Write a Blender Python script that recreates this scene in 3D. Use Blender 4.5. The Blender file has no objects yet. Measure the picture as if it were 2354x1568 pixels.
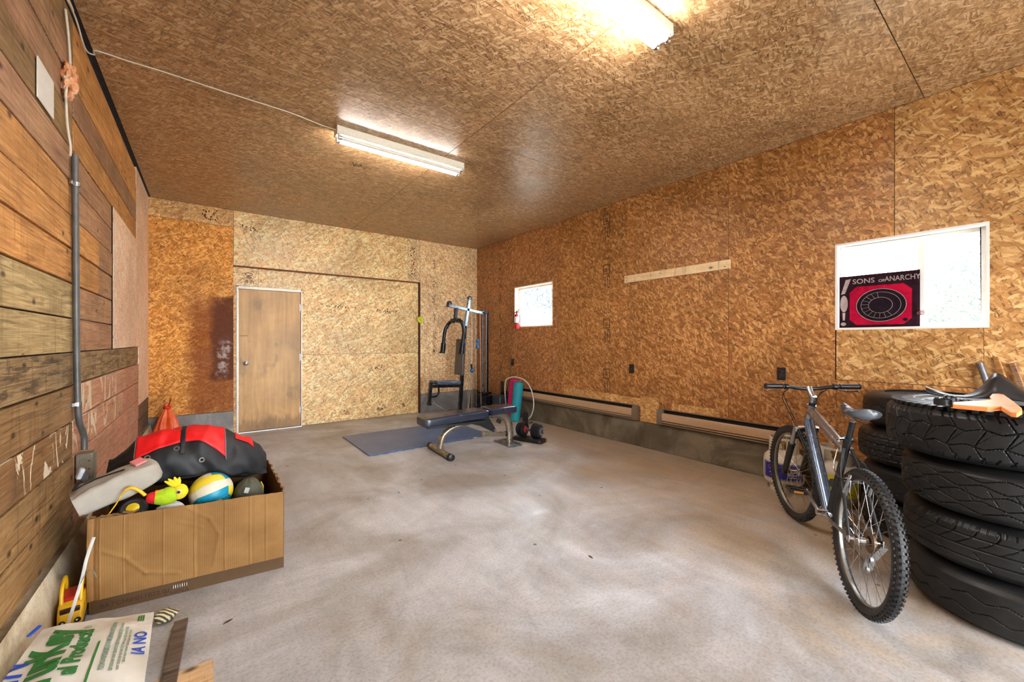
import bpy, bmesh, math, random
from mathutils import Vector, Matrix, Euler
from mathutils import noise as mnoise

# ------------------------------------------------------------------ camera
SC = bpy.context.scene
COL = SC.collection
FPX, YAW, EYE, CXP, CYP = 930.0, 0.645728, 1.30, 1177.0, 783.2
XL, XR, YB, H = -0.5916, 4.2551, 6.79, 3.105      # room: left wall, right wall, back wall, ceiling
YR = -2.4                                          # rear of the room, behind the camera
SN, CS = math.sin(YAW), math.cos(YAW)
cam_d = bpy.data.cameras.new('camera')
cam_d.sensor_width = 36.0
cam_d.lens = 36.0 * FPX / 2354.0
cam_d.shift_y = -0.8 / 2354.0
cam_d.clip_start = 0.02
cam = bpy.data.objects.new('camera', cam_d)
COL.objects.link(cam)
cam.location = (0, 0, EYE)
cam.rotation_euler = (math.pi / 2, 0, -YAW)
SC.camera = cam

# ------------------------------------------------------------------ sky, sun, exposure
w = bpy.data.worlds.new('overcast_sky')
SC.world = w
w.use_nodes = True
bg = w.node_tree.nodes['Background']
bg.inputs[0].default_value = (0.86, 0.93, 1.0, 1)
bg.inputs[1].default_value = 9.0
SC.view_settings.view_transform = 'Standard'
SC.view_settings.look = 'None'
SC.view_settings.exposure = 1.45
SC.view_settings.gamma = 1.0
SC.view_settings.use_curve_mapping = False
TUBE_STRENGTH = 52.0

# ------------------------------------------------------------------ pixel -> direction (distance always comes from a surface)
def ray(u, v):
    a = (u - CXP) / FPX; b = (CYP - v) / FPX
    return Vector((SN + a * CS, CS - a * SN, b))
def onz(u, v, z):
    d = ray(u, v); return d * ((z - EYE) / d.z) + Vector((0, 0, EYE))
def onx(u, v, x):
    d = ray(u, v); return d * (x / d.x) + Vector((0, 0, EYE))
def ony(u, v, y):
    d = ray(u, v); return d * (y / d.y) + Vector((0, 0, EYE))

# ------------------------------------------------------------------ materials
class NT:
    def __init__(s, name):
        s.m = bpy.data.materials.new(name); s.m.use_nodes = True
        s.t = s.m.node_tree; s.n = s.t.nodes; s.l = s.t.links
        s.b = s.n['Principled BSDF']
    def new(s, t, **k):
        x = s.n.new(t)
        for a, v in k.items(): setattr(x, a, v)
        return x
    def link(s, a, b): s.l.new(a, b)
    def val(s, sock, v):
        if hasattr(v, 'node'): s.l.new(v, sock)
        else: sock.default_value = v
    def math(s, op, a, b=0.0, c=None):
        x = s.new('ShaderNodeMath', operation=op)
        s.val(x.inputs[0], a); s.val(x.inputs[1], b)
        if c is not None: s.val(x.inputs[2], c)
        return x.outputs[0]
    def coords(s, kind='UV'):
        return s.new('ShaderNodeTexCoord').outputs[kind]
    def mapping(s, vec, scale=(1, 1, 1), rot=(0, 0, 0), loc=(0, 0, 0)):
        x = s.new('ShaderNodeMapping')
        s.l.new(vec, x.inputs['Vector'])
        x.inputs['Scale'].default_value = scale; x.inputs['Rotation'].default_value = rot; x.inputs['Location'].default_value = loc
        return x.outputs[0]
    def noise(s, vec, scale=5, detail=4, rough=.55, dist=0, dims='3D'):
        x = s.new('ShaderNodeTexNoise', noise_dimensions=dims)
        s.l.new(vec, x.inputs['Vector'])
        x.inputs['Scale'].default_value = scale; x.inputs['Detail'].default_value = detail
        x.inputs['Roughness'].default_value = rough; x.inputs['Distortion'].default_value = dist
        return x.outputs['Fac']
    def vor(s, vec, scale=1, feature='F1', dims='2D', rnd=1.0):
        x = s.new('ShaderNodeTexVoronoi', feature=feature, voronoi_dimensions=dims)
        s.l.new(vec, x.inputs['Vector'])
        x.inputs['Scale'].default_value = scale; x.inputs['Randomness'].default_value = rnd
        return x
    def ramp(s, fac, stops, interp='LINEAR'):
        x = s.new('ShaderNodeValToRGB'); s.l.new(fac, x.inputs[0])
        cr = x.color_ramp; cr.interpolation = interp
        while len(cr.elements) < len(stops): cr.elements.new(.5)
        for e, (p, c) in zip(cr.elements, stops):
            e.position = p
            e.color = (c, c, c, 1) if isinstance(c, (int, float)) else (*c, 1)
        return x.outputs[0]
    def mix(s, fac, a, b, mode='MIX'):
        x = s.new('ShaderNodeMix', data_type='RGBA', blend_type=mode)
        s.val(x.inputs[0], fac)
        for i, v in ((6, a), (7, b)):
            if hasattr(v, 'node'): s.l.new(v, x.inputs[i])
            else: x.inputs[i].default_value = (*v, 1) if len(v) == 3 else v
        return x.outputs[2]
    def sep(s, c):
        x = s.new('ShaderNodeSeparateColor'); s.l.new(c, x.inputs[0]); return x.outputs
    def sepx(s, v):
        x = s.new('ShaderNodeSeparateXYZ'); s.l.new(v, x.inputs[0]); return x.outputs
    def bump(s, h, strength=.2, dist=.002):
        x = s.new('ShaderNodeBump'); s.l.new(h, x.inputs['Height'])
        x.inputs['Strength'].default_value = strength; x.inputs['Distance'].default_value = dist
        s.l.new(x.outputs[0], s.b.inputs['Normal'])
    def out(s, color=None, rough=None, metal=None, spec=None):
        if color is not None:
            if hasattr(color, 'node'): s.l.new(color, s.b.inputs['Base Color'])
            else: s.b.inputs['Base Color'].default_value = (*color, 1)
        if rough is not None: s.val(s.b.inputs['Roughness'], rough)
        if metal is not None: s.val(s.b.inputs['Metallic'], metal)
        if spec is not None: s.val(s.b.inputs['Specular IOR Level'], spec)
        return s.m

def srgb(r, g, b):
    f = lambda c: (c / 255 / 12.92) if c / 255 <= .04045 else ((c / 255 + .055) / 1.055) ** 2.4
    return (f(r), f(g), f(b))

def mat_plain(name, col, rough=.5, metal=0., var=.12, scale=30, bump=.0, spec=.5, coat=0.):
    """plain paint/plastic/metal with a little procedural unevenness"""
    n = NT(name); o = n.coords('Object')
    f = n.noise(o, scale, 5, .6)
    d = tuple(c * (1 - var) for c in col); l = tuple(min(1, c * (1 + var)) for c in col)
    c = n.ramp(f, [(.3, d), (.7, l)])
    if bump: n.bump(f, bump, .002)
    r = n.ramp(n.noise(o, scale * .4, 3), [(.3, max(0, rough - .08)), (.7, min(1, rough + .08))])
    if coat: n.b.inputs['Coat Weight'].default_value = coat
    return n.out(c, r, metal, spec)

def mat_emit(name, col, strength):
    n = NT(name); n.out(col, .4)
    n.b.inputs['Emission Color'].default_value = (*col, 1); n.b.inputs['Emission Strength'].default_value = strength
    return n.m

# ------------------------------------------------------------------ mesh builder
class MB:
    def __init__(s): s.bm = bmesh.new()
    def _v(s, vs, M=None):
        return [s.bm.verts.new(M @ Vector(v) if M else v) for v in vs]
    def face(s, vs):
        try: return s.bm.faces.new(vs)
        except ValueError: return None
    def poly(s, pts):
        return s.face(s._v(pts))
    def box(s, c, d, rot=None, taper=1.0):
        x, y, z = (q / 2 for q in d)
        pts = [(-x, -y, -z), (x, -y, -z), (x, y, -z), (-x, y, -z), (-x * taper, -y * taper, z), (x * taper, -y * taper, z), (x * taper, y * taper, z), (-x * taper, y * taper, z)]
        M = Matrix.Translation(c)
        if rot is not None:
            M = M @ (rot if isinstance(rot, Matrix) else Euler(rot).to_matrix()).to_4x4()
        v = s._v(pts, M)
        for f in ((3, 2, 1, 0), (4, 5, 6, 7), (0, 1, 5, 4), (1, 2, 6, 5), (2, 3, 7, 6), (3, 0, 4, 7)): s.face([v[i] for i in f])
        return s
    def box2(s, a, b):
        a, b = Vector(a), Vector(b)
        return s.box((a + b) / 2, [abs(q) for q in (b - a)])
    def hexa(s, p):
        v = s._v(p)
        for f in ((3, 2, 1, 0), (4, 5, 6, 7), (0, 1, 5, 4), (1, 2, 6, 5), (2, 3, 7, 6), (3, 0, 4, 7)): s.face([v[i] for i in f])
        return s
    def tube(s, pts, r, n=10, closed=False, caps=True, flat=1.0, up=None):
        """sweep a circle (or ellipse, flat = second radius ratio) along pts; r number or list"""
        P = [Vector(p) for p in pts]; m = len(P)
        R = r if isinstance(r, (list, tuple)) else [r] * m
        T = []
        for i in range(m):
            if closed: t = P[(i + 1) % m] - P[i - 1]
            else: t = P[min(i + 1, m - 1)] - P[max(i - 1, 0)]
            T.append(t.normalized() if t.length > 1e-9 else Vector((0, 0, 1)))
        ref = Vector(up) if up else (Vector((0, 0, 1)) if abs(T[0].z) < .9 else Vector((1, 0, 0)))
        a = T[0].cross(ref).normalized()
        rings = []
        for i in range(m):
            a = (a - T[i] * a.dot(T[i]))
            a = a.normalized() if a.length > 1e-6 else T[i].orthogonal().normalized()
            b = T[i].cross(a)
            rings.append([s.bm.verts.new(P[i] + (a * math.cos(2 * math.pi * k / n) + b * flat * math.sin(2 * math.pi * k / n)) * R[i]) for k in range(n)])
        for i in range(m if closed else m - 1):
            A, B = rings[i], rings[(i + 1) % m]
            for k in range(n): s.face([A[k], A[(k + 1) % n], B[(k + 1) % n], B[k]])
        if caps and not closed:
            s.face(rings[0][::-1]); s.face(rings[-1])
        return s
    def cyl(s, a, b, r, r2=None, n=16):
        return s.tube([a, b], [r, r if r2 is None else r2], n)
    def bar(s, a, b, wdt, hgt, up=(0, 0, 1)):
        """rectangular tube between a and b"""
        a, b = Vector(a), Vector(b); t = (b - a).normalized()
        u = Vector(up)
        if abs(u.dot(t)) > .98: u = Vector((1, 0, 0)) if abs(t.x) < .9 else Vector((0, 1, 0))
        x = t.cross(u).normalized(); y = x.cross(t).normalized()
        p = []
        for q in (a, b):
            p += [q - x * wdt / 2 - y * hgt / 2, q + x * wdt / 2 - y * hgt / 2, q + x * wdt / 2 + y * hgt / 2, q - x * wdt / 2 + y * hgt / 2]
        return s.hexa(p)
    def lathe(s, prof, n=32, M=None, arc=None, closed=False):
        """profile [(r, z)] around z, M places it"""
        M = M or Matrix.Identity(4)
        a0, a1 = arc or (0, 2 * math.pi); full = arc is None
        cnt = n if full else n + 1
        rings = []
        for i in range(cnt):
            t = a0 + (a1 - a0) * i / n
            rings.append([s.bm.verts.new(M @ Vector((r * math.cos(t), r * math.sin(t), z))) for r, z in prof])
        m = len(prof)
        for i in range(n):
            A, B = rings[i], rings[(i + 1) % cnt]
            for k in range(m if closed else m - 1):
                k2 = (k + 1) % m
                if prof[k][0] < 1e-7 and prof[k2][0] < 1e-7: continue
                s.face([A[k], B[k], B[k2], A[k2]])
        return s
    def ball(s, c, r, n=20, m=12, rot=None):
        rx, ry, rz = (r, r, r) if isinstance(r, (int, float)) else r
        M = Matrix.Translation(c)
        if rot: M = M @ Euler(rot).to_matrix().to_4x4()
        M = M @ Matrix.Diagonal((rx, ry, rz, 1))
        prof = [(math.sin(math.pi * k / m), -math.cos(math.pi * k / m)) for k in range(m + 1)]
        prof[0] = (0, -1); prof[-1] = (0, 1)
        s.lathe(prof, n, M)
        return s
    def grid(s, f, nu, nv, cu=False, cv=False):
        """surface f(u, v), u, v in 0..1"""
        iu = nu if cu else nu + 1; iv = nv if cv else nv + 1
        g = [[s.bm.verts.new(f(i / nu, j / nv)) for j in range(iv)] for i in range(iu)]
        for i in range(nu):
            for j in range(nv):
                s.face([g[i][j], g[(i + 1) % iu][j], g[(i + 1) % iu][(j + 1) % iv], g[i][(j + 1) % iv]])
        return g
    def prism(s, outline, M, d):
        """2d outline in the xy plane of M, extruded along its z by d"""
        a = s._v([(x, y, 0) for x, y in outline], M); b = s._v([(x, y, d) for x, y in outline], M)
        n = len(outline)
        s.face(a[::-1]); s.face(b)
        for i in range(n): s.face([a[i], a[(i + 1) % n], b[(i + 1) % n], b[i]])
        return s
    def mesh(s, name, mat, smooth=None, weld=True, uvo=(0, 0), uvrot=0):
        bm = s.bm
        if weld: bmesh.ops.remove_doubles(bm, verts=bm.verts, dist=1e-6)
        bmesh.ops.recalc_face_normals(bm, faces=bm.faces)
        uv = bm.loops.layers.uv.new('uv')
        ca, sa = math.cos(uvrot), math.sin(uvrot)
        for f in bm.faces:
            n = f.normal; ax = max(range(3), key=lambda i: abs(n[i]))
            for l in f.loops:
                c = l.vert.co
                p = (c.y, c.z) if ax == 0 else (c.x, c.z) if ax == 1 else (c.x, c.y)
                l[uv].uv = (ca * p[0] - sa * p[1] + uvo[0], sa * p[0] + ca * p[1] + uvo[1])
        me = bpy.data.meshes.new(name); bm.to_mesh(me); bm.free()
        me.materials.append(mat)
        if smooth is not None:
            for p in me.polygons: p.use_smooth = True
            me.set_sharp_from_angle(angle=math.radians(smooth))
        return me
    def build(s, name, mat, parent=None, smooth=None, bevel=0, seg=2, sub=0, solid=0, **k):
        me = s.mesh(name, mat, smooth, **k)
        o = bpy.data.objects.new(name, me); COL.objects.link(o)
        if parent: o.parent = parent
        if solid:
            m = o.modifiers.new('solid', 'SOLIDIFY'); m.thickness = solid; m.offset = 0
        if bevel:
            m = o.modifiers.new('bevel', 'BEVEL'); m.width = bevel; m.segments = seg; m.limit_method = 'ANGLE'; m.angle_limit = math.radians(40)
            if smooth is None:
                for p in me.polygons: p.use_smooth = True
                me.set_sharp_from_angle(angle=math.radians(50))
        if sub:
            m = o.modifiers.new('sub', 'SUBSURF'); m.levels = sub; m.render_levels = sub
        return o

def tag(o, label=None, cat=None, group=None, kind=None):
    if label: o['label'] = label
    if cat: o['category'] = cat
    if group: o['group'] = group
    if kind: o['kind'] = kind
    return o
def thing(name, label, cat, loc=(0, 0, 0), rot=(0, 0, 0), group=None):
    o = bpy.data.objects.new(name, None); COL.objects.link(o)
    o.location = loc; o.rotation_euler = rot; o.empty_display_size = .1
    return tag(o, label, cat, group)
def struct(o): return tag(o, kind='structure')
def copy_tree(o, parent=None):
    c = o.copy(); COL.objects.link(c); c.parent = parent
    for ch in list(o.children): copy_tree(ch, c)
    return c
def text_mesh(txt, size, mat, name, M, parent=None, extrude=.0006, align='LEFT', sx=1.0, bold=0., font=None, spacing=1.0):
    cu = bpy.data.curves.new('txt', 'FONT'); cu.body = txt; cu.size = size; cu.extrude = extrude; cu.align_x = align
    cu.offset = bold; cu.space_character = spacing; cu.resolution_u = 3
    t = bpy.data.objects.new('txt', cu); COL.objects.link(t)
    bpy.context.view_layer.update()
    dg = bpy.context.evaluated_depsgraph_get()
    me = bpy.data.meshes.new_from_object(t.evaluated_get(dg))
    bpy.data.objects.remove(t); bpy.data.curves.remove(cu)
    me.transform(M @ Matrix.Diagonal((sx, 1, 1, 1)))
    me.materials.clear(); me.materials.append(mat)
    o = bpy.data.objects.new(name, me); COL.objects.link(o); me.name = name
    if parent: o.parent = parent
    return o
def basis(o, x, y):
    """4x4 with origin o, x axis x, y axis y (z = x cross y)"""
    x = Vector(x).normalized(); z = x.cross(Vector(y)).normalized(); y = z.cross(x)
    return Matrix(((x.x, y.x, z.x, o[0]), (x.y, y.y, z.y, o[1]), (x.z, y.z, z.z, o[2]), (0, 0, 0, 1)))
def smooth_path(pts, n=8):
    """Catmull-Rom through pts"""
    P = [Vector(p) for p in pts]; out = []
    for i in range(len(P) - 1):
        a, b, c, d = P[max(i - 1, 0)], P[i], P[i + 1], P[min(i + 2, len(P) - 1)]
        for k in range(n):
            t = k / n
            out.append(.5 * ((2 * b) + (c - a) * t + (2 * a - 5 * b + 4 * c - d) * t * t + (3 * b - a - 3 * c + d) * t ** 3))
    out.append(P[-1]); return out
def sstep(a, b, x):
    t = max(0., min(1., (x - a) / (b - a))); return t * t * (3 - 2 * t)
# ================================================================== MATERIALS OF THE ROOM
def mat_osb(name, pal, seed=0., rough=.42, flake=1.0, dirs=(.2, 1.1, -.6, 1.9, 2.6), extra=None, sheen=.5, aspect=1.25):
    """oriented strand board: overlapping elongated flakes. pal = (dark, mid, light, sliver)"""
    dark, mid, light, sliver = pal
    n = NT(name); uv = n.coords('UV')
    wob = n.new('ShaderNodeTexNoise', noise_dimensions='2D'); n.link(uv, wob.inputs['Vector']); wob.inputs['Scale'].default_value = 14; wob.inputs['Detail'].default_value = 3
    wv = n.new('ShaderNodeVectorMath', operation='SUBTRACT'); n.link(wob.outputs['Color'], wv.inputs[0]); wv.inputs[1].default_value = (.5, .5, .5)
    ws = n.new('ShaderNodeVectorMath', operation='SCALE'); n.link(wv.outputs[0], ws.inputs[0]); ws.inputs['Scale'].default_value = .026
    wa = n.new('ShaderNodeVectorMath', operation='ADD'); n.link(uv, wa.inputs[0]); n.link(ws.outputs[0], wa.inputs[1])
    uvw = wa.outputs[0]
    m4 = lambda a, b, t: tuple(a[i] * (1 - t) + b[i] * t for i in range(3))
    stops = [(0., m4(dark, mid, .25)), (.2, m4(dark, mid, .7)), (.5, mid), (.8, m4(mid, light, .65)), (1., light)]
    col = None; hgt = None
    for k, ang in enumerate(dirs):
        sx, sy = ((13, 32), (17, 42), (14, 40), (26, 64), (19, 40))[k % 5]
        v = n.mapping(n.mapping(uvw, rot=(0, 0, ang + seed * .1)), (sx / flake, sy * aspect / flake, 1), loc=(seed * 3.1 + k * 7.7, seed * 1.7 + k * 3.3, 0))
        vo = n.vor(v, 1.0)
        r = n.sep(vo.outputs['Color'])
        fib = n.noise(n.mapping(v, (.35, 3.2, 1)), 1.6, 2, .6, dims='2D')
        sh = n.math('ADD', n.math('ADD', n.math('MULTIPLY', r[0], .82), n.math('MULTIPLY', n.math('SUBTRACT', vo.outputs['Distance'], .35), -.25)), n.math('MULTIPLY', n.math('SUBTRACT', fib, .40), .75))
        c = n.ramp(sh, stops)
        if col is None: col = c; hgt = r[2]
        else: col = n.mix(n.math('GREATER_THAN', r[1], .60), col, c)
    # thin dark slivers and pale slivers between the flakes
    for k, (ang, sc, th, cc, am) in enumerate(((.35, (22, 120), .88, sliver, .6), (-1.0, (24, 130), .89, sliver, .55), (1.9, (15, 48), .90, light, .8))):
        v = n.mapping(n.mapping(uvw, rot=(0, 0, ang + seed * 2)), (sc[0] / flake, sc[1] / flake, 1), loc=(k * 5.1 + seed, 2.2 * k, 0))
        vo = n.vor(v, 1.0); r = n.sep(vo.outputs['Color'])
        inner = n.math('LESS_THAN', vo.outputs['Distance'], .42)
        mk = n.math('MULTIPLY', n.math('MULTIPLY', n.math('GREATER_THAN', r[0], th), inner), am)
        col = n.mix(mk, col, cc)
    # fine grain, broad tone drift, pinprick knots
    g = n.noise(n.mapping(uvw, (60, 220, 1), (0, 0, .4)), 1.0, 3, .6, dims='2D')
    col = n.mix(.55, col, n.ramp(g, [(.3, .72), (.7, 1.2)]), 'MULTIPLY')
    big = n.noise(uv, 1.3, 4, .6, dims='2D')
    col = n.mix(.5, col, n.ramp(big, [(.35, .72), (.65, 1.22)]), 'MULTIPLY')
    kn = n.vor(n.mapping(uv, (9, 9, 1), loc=(seed, 4, 0)), 1.0); kr = n.sep(kn.outputs['Color'])
    km = n.math('MULTIPLY', n.math('LESS_THAN', kn.outputs['Distance'], .085), n.math('GREATER_THAN', kr[0], .55))
    col = n.mix(n.math('MULTIPLY', km, .4), col, tuple(c * .35 for c in sliver))
    if extra: col = extra(n, col)
    n.bump(hgt, .3, .0015)
    rr = n.ramp(big, [(.3, rough - .08), (.7, rough + .1)])
    return n.out(col, rr, 0, sheen)

O_RIGHT = mat_osb('osb_amber', (srgb(103, 58, 24), srgb(165, 108, 54), srgb(211, 159, 100), srgb(60, 30, 10)), .0)
O_RIGHT2 = mat_osb('osb_amber_pale', (srgb(122, 78, 38), srgb(184, 132, 75), srgb(222, 181, 125), srgb(72, 40, 16)), .8, flake=1.15)
O_RIGHT3 = mat_osb('osb_umber', (srgb(102, 60, 31), srgb(165, 107, 58), srgb(210, 155, 102), srgb(56, 28, 12)), 1.7, flake=.9, dirs=(1.3, 1.9, .9, 1.5, .3))
O_BACK = mat_osb('osb_blond', (srgb(176, 129, 77), srgb(242, 197, 134), srgb(252, 245, 190), srgb(88, 56, 28)), .4, flake=1.3, dirs=(0, .45, -.4, .9, -.8), aspect=1.6)
O_BACKR = mat_osb('osb_blond_upright', (srgb(168, 125, 82), srgb(236, 190, 136), srgb(252, 238, 192), srgb(78, 50, 28)), 2.2, flake=.95, dirs=(1.5, 2.0, 1.0, 1.7, .6))
O_CEIL = mat_osb('osb_ceiling', (srgb(113, 79, 48), srgb(175, 135, 94), srgb(213, 180, 140), srgb(80, 52, 28)), 1.1, rough=.36, flake=1.0, dirs=(0, .4, -.4, 1.0, -.2), sheen=.6, aspect=1.9)
O_STRIP = mat_osb('osb_pale_strip', (srgb(150, 104, 56), srgb(206, 156, 94), srgb(234, 192, 130), srgb(84, 52, 24)), 3.1)
O_LEFT_GLOW = mat_osb('osb_left_glow', (srgb(220, 166, 130), srgb(252, 214, 183), srgb(252, 245, 227), srgb(150, 98, 68)), 2.9, dirs=(1.4, 1.7, 1.1, 1.6, .4), sheen=.7, aspect=1.5)  # pinkish glow in the corner is painted into these pale boards

def water_stain_and_reflection(n, col):
    """dark brushed-on stain left of the door, with a window reflection painted as a pale streak"""
    o = n.sepx(n.coords('Object'))
    nz = n.noise(n.coords('Object'), 6, 4, .6)
    wx = n.math('ADD', o[0], n.math('MULTIPLY', n.math('SUBTRACT', nz, .5), .22))
    wz = n.math('ADD', o[2], n.math('MULTIPLY', n.math('SUBTRACT', nz, .5), .5))
    def band(v, a, b, s):
        x = n.new('ShaderNodeMapRange', interpolation_type='SMOOTHSTEP'); n.val(x.inputs[0], v); x.inputs[1].default_value = a; x.inputs[2].default_value = a + s
        y = n.new('ShaderNodeMapRange', interpolation_type='SMOOTHSTEP'); n.val(y.inputs[0], v); y.inputs[1].default_value = b - s; y.inputs[2].default_value = b
        return n.math('MULTIPLY', x.outputs[0], n.math('SUBTRACT', 1., y.outputs[0]))
    m1 = n.math('MULTIPLY', band(wx, -.30, .9, .22), band(wz, .1, 2.0, .35))
    col = n.mix(n.math('MULTIPLY', m1, .75), col, srgb(126, 58, 16))
    m2 = n.math('MULTIPLY', band(wx, -.02, .9, .13), band(wz, .70, 1.95, .16))
    col = n.mix(n.math('MULTIPLY', m2, .85), col, srgb(84, 36, 14))
    m3 = n.math('MULTIPLY', band(wx, .10, .27, .07), band(wz, .78, 1.36, .2))  # pale streak paints a window reflection onto the board
    fl = n.ramp(n.noise(n.coords('Object'), 22, 5, .65), [(.42, 0.), (.62, 1.)])
    return n.mix(n.math('MULTIPLY', n.math('MULTIPLY', m3, fl), .7), col, srgb(206, 196, 192))
O_STAIN = mat_osb('osb_stained', (srgb(147, 86, 30), srgb(214, 145, 67), srgb(246, 187, 111), srgb(88, 46, 14)), .9, rough=.62, extra=water_stain_and_reflection, sheen=.25)

def mat_plank(name, base, dark, light, seed=0., paint=0., burn=0., grain=1.0, redden=0.):
    n = NT(name); uv = n.coords('UV')
    rnd = n.new('ShaderNodeObjectInfo').outputs['Random']
    off = n.new('ShaderNodeCombineXYZ'); n.val(off.inputs[0], n.math('MULTIPLY', rnd, 37.)); n.val(off.inputs[1], n.math('MULTIPLY', rnd, 91.))
    ad = n.new('ShaderNodeVectorMath', operation='ADD'); n.link(uv, ad.inputs[0]); n.link(off.outputs[0], ad.inputs[1])
    u = ad.outputs[0]
    g1 = n.noise(n.mapping(u, (1.2, 26, 1)), 2.2, 6, .65, 1.2, '2D')
    g2 = n.noise(n.mapping(u, (3, 130, 1)), 1.5, 4, .6, .3, '2D')
    bl = n.noise(u, 2.4, 4, .6, .4, '2D')
    c = n.ramp(g1, [(.28, dark), (.5, base), (.75, light)])
    c = n.mix(.6 * grain, c, n.ramp(g2, [(.3, .55), (.65, 1.15)]), 'MULTIPLY')
    c = n.mix(.6, c, n.ramp(bl, [(.3, .62), (.7, 1.25)]), 'MULTIPLY')
    c = n.mix(.5, c, n.ramp(rnd, [(0, .72), (1, 1.2)]), 'MULTIPLY')
    # vertical water runs and dark knots / nail holes
    dr = n.noise(n.mapping(u, (22, 2.2, 1)), 1.0, 5, .7, .6, '2D')
    c = n.mix(n.ramp(dr, [(.56, 0.), (.75, .6)]), c, tuple(q * .35 for q in dark))
    kn = n.vor(n.mapping(u, (3.2, 5.5, 1)), 1.0); kr = n.sep(kn.outputs['Color'])
    km = n.math('MULTIPLY', n.ramp(kn.outputs['Distance'], [(.03, 1.), (.10, 0.)]), n.math('GREATER_THAN', kr[0], .45))
    c = n.mix(n.math('MULTIPLY', km, .9), c, tuple(q * .12 for q in dark))
    if redden:  # pinkish tint; on the far lower boards it stands for cast light
        rm = n.noise(n.mapping(u, (1.6, 1.0, 1)), 1.7, 3, .6, .5, '2D')
        c = n.mix(n.ramp(rm, [(.35, 0.), (.6, redden)]), c, srgb(196, 106, 92))
    if burn:
        bn = n.noise(n.mapping(u, (1.2, 9, 1)), 3.0, 6, .75, .3, '2D')
        c = n.mix(n.ramp(bn, [(.48, 0.), (.62, burn)]), c, srgb(52, 40, 30))
    if paint:
        pn = n.noise(n.mapping(u, (5.5, 2.6, 1)), 1.25, 6, .62, .9, '2D')
        pm = n.ramp(pn, [(.565, 0.), (.578, paint)])
        c = n.mix(pm, c, srgb(226, 214, 186))
    n.bump(g1, .3, .002)
    return n.out(c, n.ramp(g2, [(.3, .42), (.7, .62)]), 0, .4)
PL_ORANGE = mat_plank('plank_orange', srgb(208, 146, 83), srgb(146, 94, 49), srgb(240, 186, 121))
PL_BROWN = mat_plank('plank_brown', srgb(164, 126, 94), srgb(112, 80, 56), srgb(200, 162, 126), redden=.1)
PL_OLIVE = mat_plank('plank_olive', srgb(171, 147, 102), srgb(112, 93, 60), srgb(212, 190, 143), paint=.0)
PL_TAN = mat_plank('plank_tan', srgb(149, 114, 72), srgb(96, 69, 41), srgb(181, 147, 102), burn=.0)
PL_BURN = mat_plank('plank_scorched', srgb(153, 126, 88), srgb(97, 78, 55), srgb(189, 162, 122), burn=.8)
PL_PAINT = mat_plank('plank_flaked_paint', srgb(139, 101, 61), srgb(91, 61, 35), srgb(171, 132, 88), paint=.95)
PL_PINKLIT = mat_plank('plank_pink_lit', srgb(201, 153, 121), srgb(145, 99, 76), srgb(233, 190, 158), redden=.3)  # pink glow of light on the far lower boards, put into their colour
PL_PINKLIT_PAINT = mat_plank('plank_pink_lit_flaked', srgb(197, 149, 114), srgb(140, 95, 69), srgb(229, 186, 149), redden=.25, paint=.8)  # flaked paint, plus the same pink glow in the board colour
PL_DARK = mat_plank('plank_weathered', srgb(98, 82, 70), srgb(62, 52, 46), srgb(130, 112, 98))

def mat_concrete(name, base, stain, light, speck=.5, rough=.55, edge=False, sc=1.0):
    n = NT(name); o = n.coords('Object')
    b1 = n.noise(o, 1.1 * sc, 5, .6, .8); b2 = n.noise(o, 3.7 * sc, 6, .65, .4); f = n.noise(o, 70, 5, .75)
    c = n.ramp(b1, [(.34, stain), (.5, base), (.62, light)])
    c = n.mix(.45, c, n.ramp(b2, [(.3, .72), (.7, 1.2)]), 'MULTIPLY')
    if edge:     # tan dust: along the right wall and towards the tyres, streaky
        x = n.sepx(o)
        st = n.noise(n.mapping(o, (1.0, .8, 1)), 2.6, 6, .62, 1.0)
        d = n.math('ADD', n.math('MULTIPLY', n.math('SUBTRACT', st, .5), 1.9), n.math('ADD', n.math('MULTIPLY', x[0], .55), n.math('MULTIPLY', x[1], -.12)))
        mr = n.new('ShaderNodeMapRange', interpolation_type='SMOOTHSTEP'); n.val(mr.inputs[0], d); mr.inputs[1].default_value = .75; mr.inputs[2].default_value = 2.0
        c = n.mix(n.math('MULTIPLY', mr.outputs[0], .8), c, n.mix(.5, srgb(178, 156, 128), n.ramp(b2, [(.3, .6), (.7, 1.2)]), 'MULTIPLY'))
        sw = n.noise(n.mapping(o, (6, 1.5, 1)), 1.4, 6, .6, .5)
        c = n.mix(.35, c, n.ramp(sw, [(.35, .7), (.65, 1.15)]), 'MULTIPLY')
        cr = n.vor(n.mapping(o, (.9, .9, .9)), 1.0, 'DISTANCE_TO_EDGE', '3D')
        cd = n.noise(o, 7, 4, .6)
        ck = n.math('LESS_THAN', n.math('ADD', cr.outputs['Distance'], n.math('MULTIPLY', n.math('SUBTRACT', cd, .62), .08)), .0)
        c = n.mix(n.math('MULTIPLY', ck, .08), c, srgb(96, 84, 72))
        sp = n.vor(n.mapping(o, (5, 5, 5)), 1.0, 'F1', '3D'); sr = n.sep(sp.outputs['Color'])
        c = n.mix(n.math('MULTIPLY', n.math('MULTIPLY', n.math('LESS_THAN', sp.outputs['Distance'], .06), n.math('GREATER_THAN', sr[1], .6)), .8), c, srgb(50, 40, 34))
    c = n.mix(speck, c, n.ramp(f, [(.36, .42), (.5, 1.0), (.66, 1.28)]), 'MULTIPLY')
    n.bump(n.math('ADD', f, b2), .25, .0015)
    return n.out(c, n.ramp(b2, [(.3, rough - .12), (.7, rough + .12)]), 0, .45)
CONC_FLOOR = mat_concrete('concrete_floor', srgb(170, 170, 172), srgb(146, 139, 132), srgb(192, 194, 199), .42, .40, True)
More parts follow.
